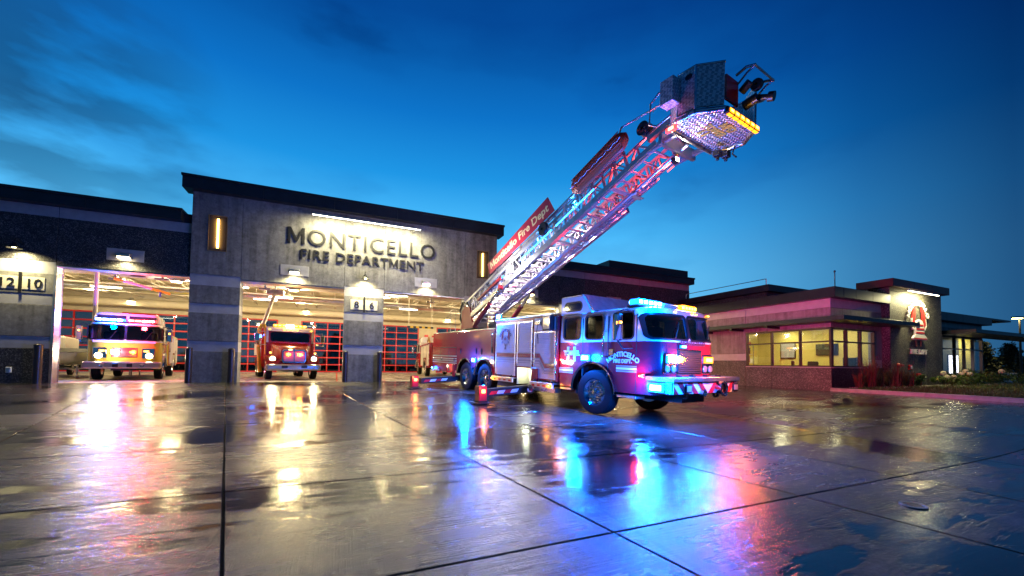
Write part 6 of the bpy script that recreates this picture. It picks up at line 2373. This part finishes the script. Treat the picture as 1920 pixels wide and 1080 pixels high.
lb = MB().box(-.95, -.68, -.78, .78, 2.66, 2.70).build('light_bar', BLACK, rt)
for k in range(8):
    y = -.76 + k * .19
    MB().box(-.93, -.69, y, y + .18, 2.70, 2.82).build('lens', AMBER if k not in (3, 4) else LAMPC, lb, bevel=.015)
    MB().box(-.69, -.683, y + .03, y + .15, 2.73, 2.79).build('led_cluster', AMBHOT if k not in (3, 4) else WHITEHOT, lb)
light('POINT', rt, (-.2, 0, 2.85), 40, (1, .5, .1), .1)
for y in (-.3, 0, .3, -.95, .95):
    wlight(rt, (-.44, y, 2.52), '+x', .10, .04, 'amber', 0, 'marker_light')
MB().lathe([(.002, -.03), (.12, -.02), (.14, 0), (.002, .03)], 'x', 12, (-.15, .35, 1.88)).build('bonnet_badge', emat('bonnet_glint', (1, .95, .85), 1.2), rt, smooth=40) if False else None
for s_ in (-1, 1):
    mr = MB().box(-.38, -.30, s_ * 1.38, s_ * 1.60, 1.92, 2.30).build('mirror', CHROME, rt, bevel=.02)
    MB().tube([(-.5, s_ * 1.06, 2.38), (-.36, s_ * 1.5, 2.40), (-.34, s_ * 1.5, 2.3)], .014, 6).tube([(-.5, s_ * 1.06, 1.75), (-.34, s_ * 1.5, 1.72), (-.34, s_ * 1.5, 1.92)], .014, 6).tube([(-.5, s_ * 1.06, 2.36), (-.34, s_ * 1.32, 1.95)], .012, 6).build('mirror_arm', STEEL, mr)
    MB().lathe([(.002, 0), (.08, .0), (.09, .03), (.002, .07)], 'x', 14, (-.34, s_ * 1.50, 1.80)).build('spot_mirror', CHROME, mr, smooth=40)
a = MB().box(-6.8, -1.95, -1.18, 1.18, .62, 2.66).mesh('b', ORED, bevel=.015)
c = MB()
for s_ in (-1, 1):
    for x in (-4.3, -5.5):
        c.cyl((x, s_ * .75, .5), (x, s_ * 1.5, .5), .60, 24)
    a = boolean(a, c.mesh('c', ORED), 'DIFFERENCE')
    c = MB()
obj('body', a, rt)
for s_ in (-1, 1):
    for x0, x1, z0 in ((-3.5, -2.1, .72), (-6.7, -3.6, 1.26)):
        shutter(rt, x0, x1, z0, 1.95, s_ * 1.19, CREAMD, s_)
    grab(rt, (-6.6, s_ * 1.05, 2.66), (-2.1, s_ * 1.05, 2.66), (0, 0, .14), .02, 'roof_rail', STEEL)
wlight(rt, (-1.9, -1.0, 2.30), '+x', .2, .1, 'blue', 20, off=.15)
wlight(rt, (-5.2, -1.2, 2.4), '-y', .2, .1, 'blue', 20, off=.15)
MB().box(-6.6, .9, -.4, .4, .40, .62).build('chassis', BLACKM, rt)

# ------------------------------------------------------------------ boat and trailers left of the yellow engine
p = W(-6.7, 7.2)
bt = thing('rescue_boat', 'white rescue boat with red lettering and black cover on a trailer', 'boat', (p.x, p.y, 0), ANG + R(-62))
hull = []
for x, w, z0 in ((-2.3, .85, .62), (-1.0, .95, .58), (.4, .92, .60), (1.4, .70, .70), (2.0, .40, .86), (2.3, .06, 1.05)):
    hull.append([(x, -w, 1.20), (x, -w * .86, z0 + .12), (x, -w * .3, z0), (x, w * .3, z0), (x, w * .86, z0 + .12), (x, w, 1.20)])
MB().loft(hull).build('hull', WHITE, bt, smooth=40)
cov = []
for x, w, h in ((-2.25, .86, 1.30), (-1.0, .97, 1.45), (.4, .94, 1.42), (1.4, .72, 1.32), (2.2, .12, 1.22)):
    cov.append([(x, -w - .01, 1.10), (x, -w - .01, 1.21), (x, -w * .5, h), (x, w * .5, h), (x, w + .01, 1.21), (x, w + .01, 1.10)])
MB().loft(cov).build('cover', BLACKM, bt, smooth=40)
decal('lettering', 'RESCUE', .26, pmat('print_red', (.50, .06, .06), .5), bt, (-.6, -.965, .86), FRONT, .012)
MB().box(-2.2, 3.3, -.06, .06, .36, .44).box(-1.6, -.4, -.9, .9, .36, .42).build('trailer_frame', STEEL, bt)
for s_ in (-1, 1):
    wheel(bt, -.9, s_ * 1.02, .32, .32, .2, s_)
MB().cyl((3.2, 0, .1), (3.2, 0, .6), .035, 8).cyl((3.2, -.05, .1), (3.2, .05, .1), .1, 12).build('jockey_wheel', STEEL, bt, smooth=40)
p = W(-8.7, 9.4)
tr_ = thing('box_trailer', 'cream enclosed box trailer standing behind the rescue boat', 'trailer', (p.x, p.y, 0), ANG + R(-75))
MB().box(-1.6, 1.6, -1.0, 1.0, .5, 2.08).build('box', CREAMD, tr_, bevel=.10, seg=2)
MB().box(-1.62, 1.62, -1.02, 1.02, .70, .76).build('trim', STEEL, tr_)
MB().box(1.6, 2.6, -.06, .06, .42, .5).build('drawbar', STEEL, tr_)
for s_ in (-1, 1):
    wheel(tr_, -.2, s_ * .92, .34, .34, .2, s_)

# ------------------------------------------------------------------ exhaust hoses and booms
YH = pmat('hose_yellow', (.70, .50, .03), .5)
p = W(1.95, 3.4)
ho = thing('exhaust_hose', 'yellow exhaust extraction hose hanging in a loop beside the red engine', 'hose', (p.x, p.y, 0), ANG)
MB().tube([(0.1, 0, .35), (.05, 0, .7), (-.02, 0, 1.6), (0, 0, 2.5), (.08, 0, 2.72), (.2, 0, 2.74), (.30, 0, 2.5), (.32, 0, 1.6), (.34, 0, .9), (.42, 0, .45), (.6, .05, .3)], .085, 10).build('loop', YH, ho, smooth=60)
MB().cyl((.15, 0, 2.7), (.5, 1.2, 4.6), .09, 10).cyl((.5, 1.2, 4.5), (.5, 1.2, 5.4), .05, 8).build('boom', STEEL, ho, smooth=40)
MB().box(.1, .9, 1.0, 1.5, 4.5, 4.75).build('rail_carriage', STEEL, ho, bevel=.02)
p = W(-2.9, 2.2)
ho = thing('exhaust_boom', 'yellow and white exhaust boom slanting below the roof over the yellow engine', 'boom', (p.x, p.y, 0), ANG)
MB().bar((-.5, .4, 4.42), (1.1, 1.6, 4.05), .09, .09).build('arm', YH, ho)
MB().bar((-.25, .586, 4.364), (.55, 1.19, 4.18), .096, .096).build('sleeve', WHITEP, ho)
MB().cyl((-.45, .45, 4.40), (-.45, .45, 5.5), .05, 8).build('hanger', STEEL, ho, smooth=40)
MB().cyl((-1.75, 2.1, .0), (-1.75, 2.1, 5.5), .085, 10).build('post', CREAM, ho, smooth=40)
MB().cyl((.8, 1.4, 4.1), (.8, 1.4, 3.85), .05, 8).build('nozzle', pmat('nozzle_blue', (.05, .1, .3), .4), ho)
p = W(10.9, 8.0)
ho = thing('height_bar', 'yellow and black striped height bar hung on pipes in the bay', 'height bar', (p.x, p.y, 0), ANG)
for k in range(9):
    MB().box(-.9 + k * .2, -.7 + k * .2, -.05, .05, 3.35, 3.47).build('bar_stripe', YH if k % 2 else BLACK, ho)
for x in (-.8, .8):
    MB().cyl((x, 0, 3.47), (x, 0, 5.5), .03, 8).build('hanger', WHITEP, ho)

# ------------------------------------------------------------------ gear lockers against the rear wall
for s_, mt, lab in ((-9.6, GREYST, 'grey gear locker against the rear wall beyond the boat trailer'), (-3.9, REDD, 'red gear locker against the rear wall behind the yellow engine'),
                    (1.9, GREYST, 'grey gear locker against the rear wall behind the red hooded engine'), (7.7, REDD, 'red gear locker against the rear wall behind the grey pier'),
                    (13.5, CREAMD, 'white gear locker against the rear wall behind the ladder truck')):
    t = thing('gear_locker', lab, 'locker', W(s_, 17.68, 0), ANG, 'gear lockers along the rear wall')
    MB().box(-.72, .72, -.26, .26, 0, 2.05).build('cabinet', mt, t, bevel=.012)
    for k in range(3):
        d = MB().box(-.70 + k * .47, -.25 + k * .47, -.285, -.262, .08, 1.98).build('door', mt, t, bevel=.008)
        MB().box(-.30 + k * .47, -.28 + k * .47, -.31, -.285, .95, 1.12).build('handle', CHROME, d)
        for q in range(3):
            MB().box(-.60 + k * .47, -.36 + k * .47, -.29, -.285, 1.70 + q * .06, 1.72 + q * .06).build('vent_slot', BLACKM, d)
    MB().box(-.6, -.1, -.2, .2, 2.05, 2.35).build('top_crate', BLACKM, t, bevel=.02)
for s_, y_, lab in ((-5.0, 9.0, 'beside the lime yellow engine'), (6.9, 8.5, 'behind the plain grey pier')):
    t = thing('hose_rack', 'steel rack of rolled pale fire hoses ' + lab, 'rack', W(s_, y_, 0), ANG, 'hose racks in the bays')
    for y in (-.5, .5):
        for x in (-.22, .22):
            MB().box(x - .025, x + .025, y - .025, y + .025, 0, 1.8).build('post', STEEL, t)
    for z in (.3, .85, 1.4):
        MB().box(-.24, .24, -.52, .52, z, z + .03).build('shelf', STEEL, t)
        for k in range(3):
            MB().lathe([(.05, -.05), (.2, -.05), (.2, .05), (.05, .05)], 'x', 18, (0, -.34 + k * .34, z + .23) if False else (0.0, -.34 + k * .34, z + .235)).build('hose_roll', (CREAMD, YH, REDD)[k], t, smooth=35)
